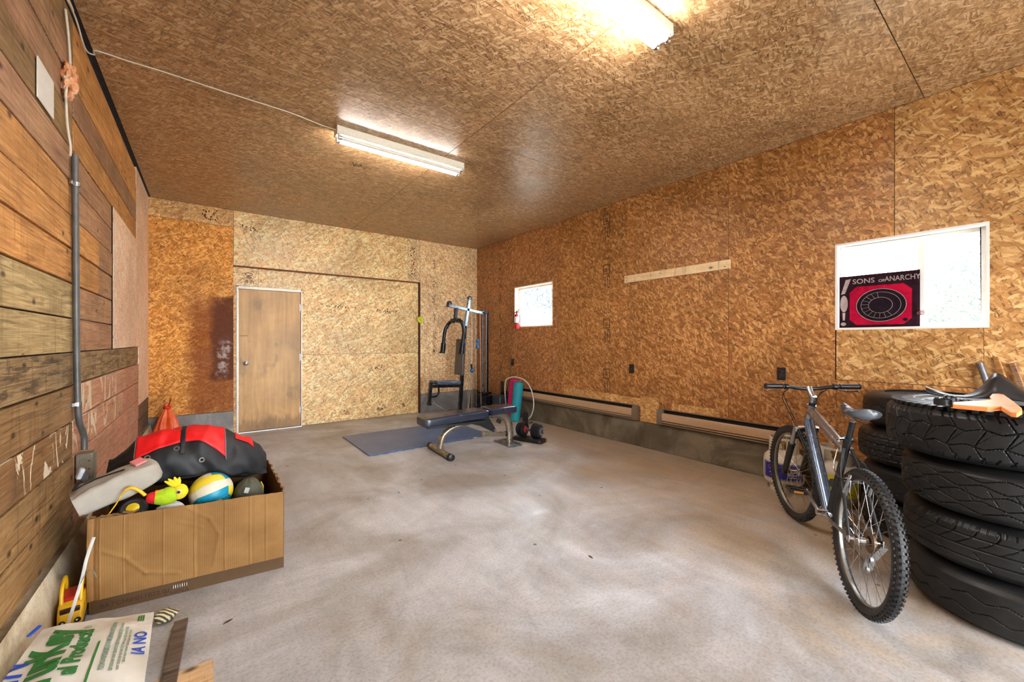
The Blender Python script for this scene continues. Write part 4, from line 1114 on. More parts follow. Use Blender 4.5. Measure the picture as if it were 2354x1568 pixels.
# cables and hand grips
WIRE = mat_plain('steel_cable', srgb(176, 166, 150), .4, .4)
for pth in ([(3.27, 6.1, 1.972), (3.45, 6.1, 1.99), (3.665, 6.1, 2.083)], [(3.70, 6.09, 2.03), (3.69, 6.05, 1.2), (3.68, 6.05, .12)], [(3.755, 6.05, 1.81), (3.74, 6.0, .15)], [(3.85, 6.05, 1.79), (3.84, 6.0, .15)], [(3.62, 6.02, 1.52), (3.56, 5.98, .12)], [(3.65, 6.0, 1.45), (3.60, 5.95, .6), (3.55, 5.95, .12)], [(2.945, 6.05, .29), (3.10, 6.0, .18), (3.30, 6.0, .10)]):
    MB().tube(smooth_path([G(*p) for p in pth], 4), .004, 6).build('cable', WIRE, gym, smooth=60)
G_BLUE = mat_plain('blue_grip', srgb(20, 92, 160), .3, var=.1)
for a, b in (((3.765, 5.99, 1.33), (3.75, 5.97, 1.16)), ((3.60, 5.93, .90), (3.61, 5.93, .79))):
    A, B_ = G(*a), G(*b); dd = B_ - A
    if a[2] > 1:
        gr = MB().tube([A + dd * t_ for t_ in (0, .04, .22, .34, .5, .66, .78, .96, 1)], [.012, .030, .032, .018, .016, .018, .032, .030, .012], 14).build('hand_grip', G_BLUE, gym, smooth=60)
    else:
        gr = MB().ball(B_, .034, 18, 12).build('hand_grip', G_BLUE, gym, smooth=60)
        MB().tube([A, B_], [.018, .014], 10).build('grip_strap', G_BLK, gr, smooth=50)

# ================================================================== THINGS ROUND THE GYM
t = thing('storage_box', 'dark grey box with a black upright handle between gym and yoga mats', 'box', (4.10, 5.735, 0), (0, 0, math.radians(-3)))
MB().prism([(-.115, -.13), (.115, -.13), (.13, -.115), (.13, .115), (.115, .13), (-.115, .13), (-.13, .115), (-.13, -.115)], Matrix.Identity(4), .35).build('body', mat_plain('dark_slate_plastic', srgb(44, 50, 60), .35, var=.1), t, bevel=.01, seg=3)
MB().box2((-.10, -.10, .35), (.10, .10, .364)).build('lid', mat_plain('slate_lid', srgb(70, 76, 86), .35), t, bevel=.006)
MB().box2((-.018, -.03, .364), (.022, .02, .60)).build('upright', D_BLK, t, bevel=.005)
MB().tube(smooth_path([(-.02, -.02, .37), (-.04, -.08, .43), (.03, -.10, .42), (.06, -.06, .366)], 5), .014, 10).build('handle', D_BLK, t, smooth=50)
def yoga(loc, top, r, hgt, label, col):
    d = Vector(top) - Vector(loc); d.z = 0
    t = thing('yoga_mat', label, 'yoga mat', loc, group='rolled yoga mats')
    ax = Vector((d.x, d.y, hgt)).normalized()
    M = basis((0, 0, .0), ax.orthogonal(), ax.cross(ax.orthogonal()))
    m = MB()
    # spiral roll
    th = .0065; turns = 4; ol = []
    N = 30
    def sp(a, off): rr = r - (turns * 2 * math.pi - a) / (2 * math.pi) * (r - .02) / turns + off; return (rr * math.cos(a), rr * math.sin(a))
    outer = [sp(2 * math.pi * k / N, 0) for k in range(turns * N + 1)]
    inner = [sp(2 * math.pi * k / N, -th) for k in range(turns * N + 1)]
    V = [[m.bm.verts.new(M @ Vector((x, y, z))) for (x, y) in ring] for ring in (outer, inner) for z in (0, hgt)]
    oo0, oo1, ii0, ii1 = V
    for k in range(turns * N):
        m.face([oo0[k], oo0[k + 1], oo1[k + 1], oo1[k]]); m.face([ii0[k], ii1[k], ii1[k + 1], ii0[k + 1]])
        m.face([oo1[k], oo1[k + 1], ii1[k + 1], ii1[k]]); m.face([oo0[k], ii0[k], ii0[k + 1], oo0[k + 1]])
    m.build('roll', col, t, smooth=50)
    zmin = min((M @ Vector((x, y, 0))).z for x, y in outer)
    t.location.z = -zmin + .001
    return t
yoga((3.97, 5.20, 0), (4.03, 5.17, 0), .090, .62, 'teal rolled yoga mat leaning in front of the heater', mat_plain('teal_foam', srgb(22, 138, 152), .6, var=.06))
yoga((4.07, 5.46, 0), (4.10, 5.38, 0), .076, .645, 'magenta rolled yoga mat leaning behind the teal one', mat_plain('magenta_foam', srgb(200, 16, 108), .6, var=.06))
h = [(4.13, 5.09, .012), (4.155, 5.0, .10), (4.165, 4.95, .28), (4.16, 5.0, .50), (4.14, 5.12, .64), (4.10, 5.28, .69), (4.06, 5.42, .685), (4.03, 5.53, .60), (4.05, 5.56, .30), (4.10, 5.56, .012)]
t = thing('hose', 'white plastic hose looped over the rolled yoga mats', 'hose', (4.10, 5.3, 0))
MB().tube(smooth_path([Vector(p) - Vector((4.10, 5.3, 0)) for p in h], 7), .010, 10).build('loop', mat_plain('white_hose', srgb(206, 200, 194), .4, var=.04), t, smooth=60)
t = thing('power_adapter', 'small black power adapter on the floor beside the teal mat', 'adapter', (4.06, 5.03, 0), (0, 0, .4))
MB().box2((-.03, -.035, 0), (.03, .035, .15)).build('case', D_BLK, t, bevel=.006)
MB().tube(smooth_path([(0, 0, .012), (-.05, -.05, .010), (-.06, -.12, .006), (.0, -.13, .006), (.03, -.08, .006)], 6), .005, 8).build('lead', D_BLK, t, smooth=60)
# ================================================================== THINGS ON THE WALLS
BK = mat_plain('black_plate', srgb(22, 22, 24), .35, var=.1)
def outlet(label, y, z, w_=.072, h_=.115, lead=False):
    t = thing('wall_outlet', label, 'outlet', (XR, y, z), group='black wall outlets')
    MB().box2((-.007, -w_ / 2, -h_ / 2), (-.0005, w_ / 2, h_ / 2)).build('cover_plate', BK, t, bevel=.002)
    for dz in (-.022, .022):
        s = MB().box2((-.0095, -.016, dz - .014), (-.007, .016, dz + .014)).build('socket', mat_plain('socket_black', srgb(36, 36, 38), .3), t, bevel=.001)
        for dy in (-.006, .006): MB().box2((-.0100, dy - .001, dz - .004), (-.0095, dy + .001, dz + .005)).build('slot', DARK, s)
    MB().cyl((-.0085, 0, 0), (-.007, 0, 0), .003, n=8).build('screw', METAL, t)
    if lead:
        MB().box2((-.035, -.02, -.04), (-.0095, .02, -.005)).build('plug', D_BLK, t, bevel=.004)
        MB().tube(smooth_path([(-.03, 0, -.03), (-.035, .03, -.2), (-.03, .10, -.45), (-.03, .16, -.62)], 6), .004, 8).build('lead', mat_plain('brown_lead', srgb(64, 44, 30), .5), t, smooth=60)
outlet('black wall outlet with a lead plugged in below the small window', 5.63, .925, .075, .12, True)
outlet('black wall outlet above the heater end near the pale wooden strip', 3.15, .948)
outlet('black wall outlet above the handlebar of the bicycle', 1.492, .993)

# baseboard heaters
H_TAN = mat_plain('heater_tan', srgb(178, 148, 118), .35, var=.05)
H_GRY = mat_plain('heater_grey', srgb(120, 106, 88), .45, .2, .06)
def heater(label, y0, y1):
    t = thing('baseboard_heater', label, 'heater', (XR, y0, .325), group='baseboard heaters')
    L = y1 - y0
    M = basis((0, 0, 0), (-1, 0, 0), (0, 0, 1))    # outline x = out of the wall, extrude along +y
    m = MB(); P = lambda ol, a, b, nm, mt, par=t, bv=.0015: MB().prism(ol, M @ Matrix.Translation((0, 0, a)), b - a).build(nm, mt, par, bevel=bv, seg=1)
    P([(.0005, 0), (.006, 0), (.006, .17), (.0005, .17)], 0, L, 'back_plate', H_GRY)
    P([(.0005, .165), (.034, .172), (.034, .178), (.0005, .178)], 0, L, 'top_lip', H_GRY)
    P([(.052, .045), (.062, .05), (.064, .12), (.050, .138), (.046, .136), (.058, .118), (.056, .052)], .07, L - .07, 'front_panel', H_TAN)
    P([(.010, .12), (.046, .128), (.046, .131), (.010, .123)], .09, L - .09, 'air_slot', mat_plain('slot_black', srgb(14, 11, 9), .8))
    P([(.006, .165), (.012, .165), (.012, .06), (.006, .06)], .05, L - .05, 'slot_shade', mat_plain('slot_shade_black', srgb(14, 11, 9), .8))  # dark strip stands in for the shadow inside the heater
    P([(.006, 0), (.055, 0), (.058, .014), (.052, .018), (.006, .010)], .02, L - .02, 'bottom_lip', H_GRY)
    P([(.006, .022), (.054, .026), (.056, .040), (.006, .030)], .03, L - .03, 'lower_panel', H_TAN)
    for a in (0, L - .07):
        P([(.0005, 0), (.060, 0), (.064, .05), (.064, .12), (.040, .175), (.0005, .178)], a, a + .07, 'end_cap', H_GRY)
    return t
heater('long tan baseboard heater running behind the yoga mats', 3.04, 5.44)
heater('tan baseboard heater whose end disappears behind the propane tanks', 1.40, 2.76)

# pale wooden strip
t = MB().box2((-.019, -.65, -.046), (-.0006, .65, .046)).build('wooden_strip', mat_plank('pale_pine', srgb(246, 214, 166), srgb(232, 194, 144), srgb(250, 226, 186), grain=.15), bevel=.002)
t.location = (XR, 2.598, 2.078); t.rotation_euler = (math.radians(-.2), 0, 0)
tag(t, 'pale pine board screwed to the strand-board wall between the two windows', 'board')
for y, z in ((-.60, -.02), (.62, -.02), (.62, .02), (.14, .012)): MB().cyl((-.0205, y, z), (-.0188, y, z), .006, n=10).build('screw', BK, t)

# fire extinguisher hanging on the jamb of the small window
RED = mat_plain('extinguisher_red', srgb(196, 40, 40), .3, var=.06)
fe = thing('fire_extinguisher', 'small red fire extinguisher strapped to the small window frame', 'fire extinguisher', (XR - .06, 5.43, 1.50))
MB().lathe([(0, 0), (.038, .002), (.042, .012), (.042, .215), (.034, .245), (.018, .258), (.016, .27), (0, .271)], 24).build('cylinder', RED, fe, smooth=45)
MB().lathe([(.0428, .10), (.0432, .10), (.0432, .205), (.0428, .205)], 20, arc=(2.6, 4.6)).build('label', mat_plain('extinguisher_label', srgb(222, 216, 214), .5), fe, smooth=50)
MB().lathe([(.0425, .085), (.0455, .085), (.0455, .102), (.0425, .102)], 24, closed=True).build('strap', BK, fe, smooth=35)
MB().box2((.030, -.025, .02), (.058, .025, .24)).build('bracket', BK, fe, bevel=.003)
MB().lathe([(0, .268), (.016, .268), (.018, .29), (.012, .30), (0, .301)], 14).build('valve', BK, fe, smooth=35)
MB().tube([(0, .02, .296), (0, -.03, .312), (0, -.07, .322)], .006, 8).build('lever', BK, fe, smooth=50)
MB().tube([(0, .01, .285), (0, -.03, .288), (0, -.06, .28)], .006, 8).build('carry_handle', BK, fe, smooth=50)
MB().tube(smooth_path([(0, .015, .285), (-.02, .045, .27), (-.025, .055, .20), (-.02, .052, .10)], 6), .008, 8).build('hose', BK, fe, smooth=60)

# yellow rubber star on the edge of the recess
ys = thing('toy_star', 'small yellow-green spiky rubber star stuck beside the recessed panel', 'toy', (3.054, YB - .001, 1.676))
YST = mat_plain('yellow_rubber', srgb(206, 214, 30), .45, var=.08)
ol = []
for k in range(20):
    a = k * math.pi / 10; r = .068 if k % 2 == 0 else .048
    ol.append((r * math.cos(a), r * math.sin(a)))
MB().prism(ol, basis((0, 0, 0), (1, 0, 0), (0, 0, 1)), .012).build('body', YST, ys, bevel=.003)
MB().ball((0, -.013, 0), (.02, .010, .02), 14, 8).build('hub', YST, ys, smooth=60)

# ---------------------------------------------------------------- left wall: conduit, box, cables, patches
G_PIPE = mat_plain('conduit_grey', srgb(98, 97, 96), .45, .4, .2, 14)
G_CAST = mat_plain('cast_box_grey', srgb(124, 116, 100), .5, .3, .12, 18)
c0 = Vector((XL + .018, 3.18, 2.31))
cd = thing('conduit', 'grey metal conduit running down the plank wall to the outlet box', 'pipe', c0)
pts = [(0, 0, 0), (.002, .012, -.6), (.002, .03, -1.1), (.004, .055, -1.42), (.012, .10, -1.52), (.016, .115, -1.56), (.016, .118, -1.63)]
MB().tube(smooth_path(pts, 6), .0145, 14).build('tube', G_PIPE, cd, smooth=60)
for z, y in ((-.16, .003), (-1.36, .045)):
    MB().box((-.008, y, z), (.012, .085, .022)).build('strap_tab', METAL, cd, bevel=.002)
    MB().tube([(.002, y, z - .011), (.002, y, z + .011)], .0185, 14).build('strap', METAL, cd, smooth=40)
jb = thing('outlet_box', 'grey cast outlet box at the foot of the conduit', 'outlet', (XL, 3.30, .555))
MB().box2((.0045, -.036, -.058), (.075, .058, .108)).build('box', G_CAST, jb, bevel=.006, seg=3)
MB().box2((.008, -.041, -.053), (.071, -.036, .102)).build('cover', G_CAST, jb, bevel=.002)
for k, z in enumerate((-.025, .022, .068)):
    m = MB(); m.tube([Vector((.036 + .014 * math.cos(a), -.042, z + .014 * math.sin(a))) for a in [i * .4 for i in range(12)]], .0018, 6); m.build('embossed_ring', G_CAST, jb, smooth=60)
    MB().cyl((.06, -.0425, z), (.06, -.041, z), .0035, n=8).build('hole', DARK, jb)
# white cable: up the wall, along the ceiling edge, across the ceiling to the far lamp
WC = mat_plain('white_cable', srgb(214, 204, 188), .45, var=.05)
cb = thing('ceiling_cable', 'white cable stapled across the strand-board ceiling to the half-lit lamp', 'cable', (XL, 3.6, H))
o_ = Vector((XL, 3.6, H))
def L(u, v, x): return onx(u, v, x) - o_
up = [Vector((.016, -.8, -.03)), Vector((.016, -.45, -.03)), L(155, 0, XL + .014), L(175, 45, XL + .014), L(196, 112, XL + .016)]
p1 = [Vector((.026, -.002, -.014))]
across = [onz(u, v, H - .006) - o_ for u, v in ((222, 117), (300, 142), (385, 168), (500, 206), (655, 255), (700, 272), (740, 288))] + [Vector((.866 - XL + .0, 3.60 - 3.6 + .012, -.03))]
MB().tube(smooth_path(up + p1 + across, 6), .0045, 8).build('run', WC, cb, smooth=60)
for u, v in ((305, 143), (388, 169), (655, 255)):
    p = onz(u, v, H) - o_; MB().box((p.x, p.y, -.006), (.004, .016, .012)).build('staple', METAL, cb)
cb2 = thing('wall_cable', 'white cable dropping down the plank wall into the grey conduit', 'cable', (XL, 3.15, H))
o_ = Vector((XL, 3.15, H))
pth = [L(150, 20, XL + .012), L(152, 35, XL + .012), L(158, 90, XL + .012), L(161, 150, XL + .014), L(158, 180, XL + .02), L(151, 215, XL + .02), L(152, 240, XL + .014), L(155, 290, XL + .013), L(162, 335, XL + .016), L(161, 358, XL + .019)]
MB().tube(smooth_path(pth, 6), .0055, 8).build('run', WC, cb2, smooth=60)
MB().box(L(151, 232, XL + .006), (.012, .03, .01)).build('staple', METAL, cb2)
# white patch let into the planks, foam poking out of a hole
p0 = Vector((XL + .0035, 2.738, 2.44))
wp = thing('white_patch', 'plain white board patch let into the plank wall', 'panel', p0)
MB().box2((.0005, -.115, -.088), (.005, .115, .090)).build('board', WHITE_PAINT, wp, bevel=.001, seg=1)
m = MB(); c = L(147, 185, XL + .004) + o_; rr = random.Random(3)
def tuft(u, v):
    a = 2 * math.pi * u; b = math.pi * v
    q = Vector((math.sin(b) * math.cos(a), math.sin(b) * math.sin(a), math.cos(b)))
    nn = 1 + .5 * mnoise.noise(q * 2.6) + .25 * mnoise.noise(q * 6)
    return Vector((.03 * q.x * nn + .018, .045 * q.y * nn, .085 * q.z * nn + .03 * q.y))
m.grid(tuft, 36, 22, cu=True)
n = NT('insulation_foam'); o = n.coords('Object')
FOAM = n.out(n.ramp(n.noise(o, 14, 5, .6, .5), [(.35, srgb(190, 104, 52)), (.5, srgb(226, 164, 120)), (.68, srgb(240, 206, 178))]), .9); n.bump(n.noise(o, 40, 4, .6), .6, .01)
fo = m.build('insulation_tuft', FOAM, smooth=60); fo.location = c
tag(fo, 'orange-pink insulation tuft poking out of the plank wall', 'insulation')
# boarding ink: illegible mill stamps on the sheets
INK = mat_plain('faded_ink', srgb(40, 26, 16), .8, var=.2)
def stamp(parent, fn, strokes, wdt=.0035):
    for pts in strokes:
        m = MB(); P = [fn(*p) for p in pts]
        for a, b in zip(P[:-1], P[1:]):
            d = (b - a); nn = fn(0, 0, 1) - fn(0, 0, 0); s = d.cross(nn).normalized() * wdt / 2
            m.poly([a - s, b - s, b + s, a + s])
        m.build('mill_stamp', INK, parent, weld=False)
def rect(a, b, c, d): return [(a, b), (c, b), (c, d), (a, d), (a, b)]
def oval(x, y, rx, ry): return [(x + rx * math.cos(k * math.pi / 8), y + ry * math.sin(k * math.pi / 8)) for k in range(17)]
rs = random.Random(8)
fr_ = lambda y, z, n_=0: Vector((XR - .0009 - n_, y, z))
for z0 in (.66, 1.33, 2.05, 2.72):
    stamp(P_r2, fr_, [rect(3.50, z0 + .14, 3.60, z0 + .26), oval(3.515, z0 + .04, .022, .085), [(3.575, z0 - .06), (3.575, z0 + .10)]] + [[(3.50 + .02 * k, z0 + .34 + rs.uniform(-.01, .01)), (3.512 + .02 * k, z0 + .35 + rs.uniform(-.01, .01))] for k in range(5)] + [[(3.53, z0 + .17 + .02 * k), (3.57, z0 + .17 + .02 * k)] for k in range(3)], .008)
fb = lambda x, z, n_=0: Vector((x, YB - .0009 - n_, z))
fc = lambda x, z, n_=0: Vector((x, YC - .0009 - n_, z))
def smudge(parent, fn, a, b, wa, hb_, cnt, wdt=.010):
    m = MB()
    for _ in range(cnt):
        p = (a + rs.uniform(0, wa), b + rs.uniform(0, hb_)); q = (p[0] + rs.uniform(-.018, .018), p[1] + rs.uniform(-.022, .022))
        A_, B2 = fn(*p), fn(*q); nn = fn(0, 0, 1) - fn(0, 0, 0); s_ = (B2 - A_).cross(nn)
        if s_.length < 1e-6: continue
        s_ = s_.normalized() * wdt / 2
        m.poly([A_ - s_, B2 - s_, B2 + s_, A_ + s_])
    o_ = m.build('mill_stamp', INK, parent, weld=False); o_['kind'] = 'stuff'
for k in range(6): smudge(P_br, fb, 3.30, 1.0 + k * .32, .05, .16, 16)
smudge(P_bl, fc, 2.13, .78, .30, .09, 46); smudge(P_bl, fc, 1.72, .10, .12, .08, 16); smudge(P_bl, fc, 2.30, .10, .16, .10, 30); smudge(P_bl, fc, 2.75, .12, .05, .08, 12)
smudge(wall_back, fc, 1.5, 1.83, .45, .05, 40); smudge(wall_back, fc, 2.3, 1.78, .35, .06, 40)
smudge(wall_back, fb, .36, 2.86, .25, .05, 30); smudge(wall_back, fb, 2.86, 2.45, .10, .5, 70); smudge(wall_back, fb, -.05, 2.92, .16, .13, 46)
stamp(wall_back, fc, [oval(.475, 2.245, .045, .02), oval(.475, 2.20, .03, .012), [(.43, 2.13), (.455, 2.165), (.455, 2.115)], [(.50, 2.115), (.50, 2.165), (.53, 2.14), (.53, 2.11)]], .008)
for k in range(7): smudge(P_r0, fr_, 5.97, .75 + k * .30, .05, .20, 22)
fce = lambda x, y, n_=0: Vector((x, y, H - .0009 - n_))
q_ = onz(818, 378, H)
smudge(ceiling, fce, q_.x - .05, q_.y - .04, .10, .09, 26, .010); smudge(ceiling, fce, q_.x + .02, q_.y - .02, .14, .05, 12, .008)
# ================================================================== CARDBOARD BOX AND WHAT IS IN IT
n = NT('corrugated_cardboard'); uv = n.coords('UV')
wv = n.new('ShaderNodeTexWave', wave_type='BANDS', bands_direction='X'); n.link(uv, wv.inputs[0]); wv.inputs['Scale'].default_value = 34; wv.inputs['Distortion'].default_value = .4; wv.inputs['Detail'].default_value = 1
bl = n.noise(uv, 5, 5, .6, dims='2D')
c = n.ramp(bl, [(.3, srgb(132, 96, 54)), (.7, srgb(152, 114, 68))])
c = n.mix(.35, c, n.ramp(wv.outputs['Fac'], [(.1, .78), (.8, 1.08)]), 'MULTIPLY')
n.bump(wv.outputs['Fac'], .25, .001); CARD = n.out(c, .75, 0, .2)
CARD_IN = mat_plain('cardboard_inside', srgb(118, 84, 50), .8, var=.1, scale=14)
CARD_SHADE = mat_plain('cardboard_shaded', srgb(86, 60, 30), .7, var=.08)  # shadow under the flap is put into this darker brown
A, B_, C_, D_ = Vector((-.440, 2.735, 0)), Vector((.352, 2.648, 0)), Vector((.352, 3.39, 0)), Vector((-.475, 3.44, 0))
bx = thing('cardboard_box', 'large open cardboard box full of sports bags and toys', 'box', (-.04, 3.05, 0))
ro = Vector((-.04, 3.05, 0))
rb = random.Random(4)
def wall_sheet(name, P, Q, z0, z1p, z1q, out, mat, th=.006, rag=.006, n_=40, creases=(), bow=0., off=0., z0q=None):
    """vertical sheet from P to Q, ragged top, pushed along out"""
    m = MB(); sd_ = rb.uniform(0, 50); nr = [rag * mnoise.noise((sd_ + 14 * k / n_, sd_, 0)) + rag * .4 * mnoise.noise((sd_ + 45 * k / n_, 3, sd_)) for k in range(n_ + 1)]
    NV = 60 if creases else 8
    def f(side):
        def g_(u, v):
            k = round(u * n_); zt = z1p + (z1q - z1p) * u + nr[k]
            zb = z0 + ((z0q if z0q is not None else z0) - z0) * u
            z = zb + (zt - zb) * v
            p = P.lerp(Q, u)
            d = off + bow * math.sin(math.pi * (1 - v) * .9) + sum(a * math.exp(-((u - c_) / w_) ** 2) * (1 if s_ is None else (s_[0] <= v <= s_[1])) for c_, w_, a, s_ in creases)
            if creases:
                for (ua, va, ub, vb_, am) in ((.05, .62, .17, .46, .0035), (.17, .46, .26, .22, .0035), (.26, .22, .42, .12, .004), (.46, .97, .58, .78, .003), (.58, .78, .63, .55, .003), (.63, .55, .60, .12, .003), (.42, .80, .54, .68, .0025)):
                    tx = max(0, min(1, ((u - ua) * (ub - ua) * 4 + (v - va) * (vb_ - va)) / ((ub - ua) ** 2 * 4 + (vb_ - va) ** 2)))
                    dd_ = math.hypot((u - ua - tx * (ub - ua)) * .8, (v - va - tx * (vb_ - va)) * .4)
                    d += am * math.exp(-(dd_ / .009) ** 2)
            q = p + out * (d + side * th)
            return Vector((q.x, q.y, z)) - ro
        return g_
    a = m.grid(f(0), n_, NV); b = m.grid(f(1), n_, NV)
    for i in range(n_):
        for j in (0, NV): m.face([a[i][j], a[i + 1][j], b[i + 1][j], b[i][j]])
    for i in (0, n_):
        for j in range(NV): m.face([a[i][j], a[i][j + 1], b[i][j + 1], b[i][j]])
    return m.build(name, mat, bx, smooth=30)
fo_ = Vector((B_ - A)).cross(Vector((0, 0, 1))).normalized()       # outward of the front (towards -y)
wall_sheet('front_wall', A, B_, .0, .450, .432, fo_, CARD_SHADE, rag=.002)
wall_sheet('right_wall', B_, C_, .0, .432, .44, Vector((1, 0, 0)), CARD, off=-.006, rag=.008)
wall_sheet('back_wall', C_, D_, .0, .44, .45, Vector((0, 1, 0)), CARD_IN, rag=.004)
wall_sheet('left_wall', D_, A, .0, .45, .45, Vector((-1, 0, 0)), CARD, rag=.006)
MB().prism([((p - ro).x, (p - ro).y) for p in (A, B_, C_, D_)], Matrix.Translation((0, 0, .001)), .006).build('box_bottom', CARD_IN, bx)
cr = [(.028, .008, -.006, None), (.055, .004, .005, None), (.16, .004, .003, None), (.165, .012, -.002, None), (.345, .004, .0028, None), (.50, .004, .0025, None), (.515, .010, -.002, None), (.66, .004, .0028, None), (.80, .004, .003, None), (.81, .012, -.002, None), (.895, .005, .003, None)]
fl_ = wall_sheet('outer_flap', A.lerp(B_, -.01), B_.lerp(A, .004), .070, .456, .437, fo_, CARD, off=.010, bow=.012, rag=.003, n_=320, creases=cr, z0q=.068)
# torn corner crumbs and dents
for k in range(9):
    p = A.lerp(B_, .01 + .024 * k) + fo_ * rb.uniform(.002, .014) - ro
    MB().box((p.x, p.y, .455 + rb.uniform(-.003, .008)), (.022, .008, .008), (rb.uniform(-.5, .5), rb.uniform(-.5, .5), rb.uniform(-.4, .4))).build('torn_edge', CARD_IN, bx)
for k in range(14):
    p = B_.lerp(C_, .05 + .055 * k) - ro
    MB().box((p.x + rb.uniform(-.004, .004), p.y, .437 + rb.uniform(-.004, .008)), (.009, .026, .012), (rb.uniform(-.4, .4), rb.uniform(-.4, .4), rb.uniform(-.3, .3))).build('torn_edge', CARD_IN, bx)
# print on the strip below the flap
BROWN_INK = mat_plain('brown_ink', srgb(58, 38, 20), .7)
xd = (B_ - A).normalized()
def fpt(s, z, lift=.0075): return A + xd * s + fo_ * lift + Vector((0, 0, z)) - ro
text_mesh('BATCH#:011022 01', .030, BROWN_INK, 'print', basis(fpt(.03, .020), xd, (0, 0, 1)), bx, sx=1.05, extrude=.0002)
text_mesh('CHINA', .030, BROWN_INK, 'print', basis(fpt(.27, .002), xd, (0, 0, 1)), bx, sx=1.05, extrude=.0002)
for k in range(14):
    p = fpt(.30 + k * .0045, .034, .0078)
    MB().box((p.x, p.y, p.z + .006), (.0022 + .001 * (k % 3 == 0), .0008, .016), (0, 0, math.atan2(xd.y, xd.x))).build('barcode_bar', WHITE_PAINT if k % 2 else BROWN_INK, bx)

# dark clothes filling the box
CLOTH_BK = mat_plain('black_cloth', srgb(22, 22, 25), .85, var=.3, scale=10, bump=.3)
m = MB()
def heap(u, v):
    p = A.lerp(B_, .03 + .94 * u).lerp(D_.lerp(C_, .03 + .94 * u), .03 + .94 * v)
    e = min(u, 1 - u, v, 1 - v); z = .29 + .05 * mnoise.noise((p.x * 5, p.y * 5, 2)) + .02 * mnoise.noise((p.x * 16, p.y * 16, 5)) - .10 * (1 - sstep(0, .12, e))
    z += .06 * sstep(.3, .9, v)
    return Vector((p.x, p.y, z)) - Vector((-.04, 3.05, 0))
gt = m.grid(heap, 40, 36); gb = m.grid(lambda u, v: Vector((*heap(u, v).xy, .010)), 40, 36)
for i in range(40):
    for j in (0, 36): m.face([gt[i][j], gt[i + 1][j], gb[i + 1][j], gb[i][j]])
    for j in (0, 36): m.face([gt[j if j == 0 else 40][min(i, 35)], gt[j if j == 0 else 40][min(i, 35) + 1], gb[j if j == 0 else 40][min(i, 35) + 1], gb[j if j == 0 else 40][min(i, 35)]])
hp = m.build('clothes_heap', CLOTH_BK, smooth=80); hp.location = (-.04, 3.05, 0)
tag(hp, 'heap of dark clothing filling the cardboard box under the bags', 'clothing')

# ---------------------------------------------------------------- duffel bag
RED_NY = mat_plain('red_nylon', srgb(214, 6, 14), .55, var=.12, scale=14)
BLK_NY = mat_plain('black_nylon', srgb(20, 22, 26), .6, var=.3, scale=12)
du = thing('duffel_bag', 'red and black duffel bag slumped on top of the cardboard box', 'bag', (0, 3.2, .36))
dro = Vector((0, 3.2, .36))
ax0, ax1 = Vector((-.44, 3.16, .55)), Vector((.315, 3.18, .47))
def duf(u, th, k=0.):
    """u along the axis, th round it: 0 = up, positive towards the camera"""
    c_ = ax0.lerp(ax1, u) + Vector((0, 0, .055 * math.sin(math.pi * u)))
    pr = [(0., .075), (.07, .105), (.18, .165), (.3, .20), (.5, .205), (.68, .19), (.85, .165), (.95, .12), (1., .07)]
    r = pr[-1][1]
    for (a, ra), (b, rb_) in zip(pr[:-1], pr[1:]):
        if a <= u <= b: t_ = sstep(a, b, u); r = ra + (rb_ - ra) * t_; break
    q = Vector((u * 4.5, math.sin(th) * 1.3, math.cos(th) * 1.3))
    fold = .026 * mnoise.noise(q * 1.3) + .010 * mnoise.noise(q * 3.1) + .003 * mnoise.noise(q * 7.3)
    wr = .006 * math.sin(u * 30 + 3 * math.sin(th * 2)) * max(0, math.sin(th)) ** 2
    rr = r + fold + wr + k
    zf = 1.0 if math.cos(th) > 0 else .5                       # slumps flat underneath
    sag = -.03 * max(0, math.sin(th)) ** 3
    return c_ + Vector((0, -math.sin(th) * rr * 1.05, math.cos(th) * rr * zf + sag)) - dro
m = MB(); gg = m.grid(lambda u, v: duf(u, 2 * math.pi * v), 60, 56, cv=True)
m.face([gg[0][j] for j in range(56)]); m.face([gg[-1][j] for j in range(56)][::-1])
m.build('body', BLK_NY, du, smooth=80)
def patch(name, u0, u1, t0, t1, k, mat, nu=30, nv=18, edge=None):
    m = MB(); g1 = m.grid(lambda u, v: duf(u0 + (u1 - u0) * u, (t0 if not edge else edge(u)[0]) + ((t1 if not edge else edge(u)[1]) - (t0 if not edge else edge(u)[0])) * v, k), nu, nv)
    return m.build(name, mat, du, smooth=80, solid=.003)
edge1 = lambda u: (-.9, .98 - .26 * u)
patch('red_panel', .16, .425, 0, 0, .004, RED_NY, edge=edge1)
edge2 = lambda u: (-.9, .72 + .40 * u * u)
patch('red_panel', .445, .70, 0, 0, .004, RED_NY, edge=edge2)
patch('red_panel', .77, .90, -.9, .55, .004, RED_NY, 14, 12)
patch('strap_band', .42, .45, -1.0, 1.05, .007, BLK_NY, 4, 20)
ZIP = mat_plain('zip_grey', srgb(120, 118, 122), .4, .3)
for u0, t0, t1 in ((.158, -.8, .95), (.702, -.7, 1.2)):
    MB().tube([duf(u0 + .00 * k, t0 + (t1 - t0) * k / 20, .005) for k in range(21)], .003, 6).build('piping', ZIP, du, smooth=60)
for u0, th in ((.235, 1.02), (.40, .92), (.55, 1.22)):
    p = duf(u0, th, .004); nx = (duf(u0, th, .02) - p).normalized()
    M = basis(p, nx.orthogonal(), nx.cross(nx.orthogonal()))
    MB().lathe([(.008, -.002), (.014, -.002), (.014, .003), (.008, .003)], 20, M, closed=True).build('grommet', METAL, du, smooth=40)
MB().tube(smooth_path([duf(.60, 1.55, .004), duf(.50, 1.62, .03), duf(.40, 1.75, .02), duf(.36, 2.0, .02)], 6), .014, 8, flat=.35).build('carry_strap', BLK_NY, du, smooth=60)

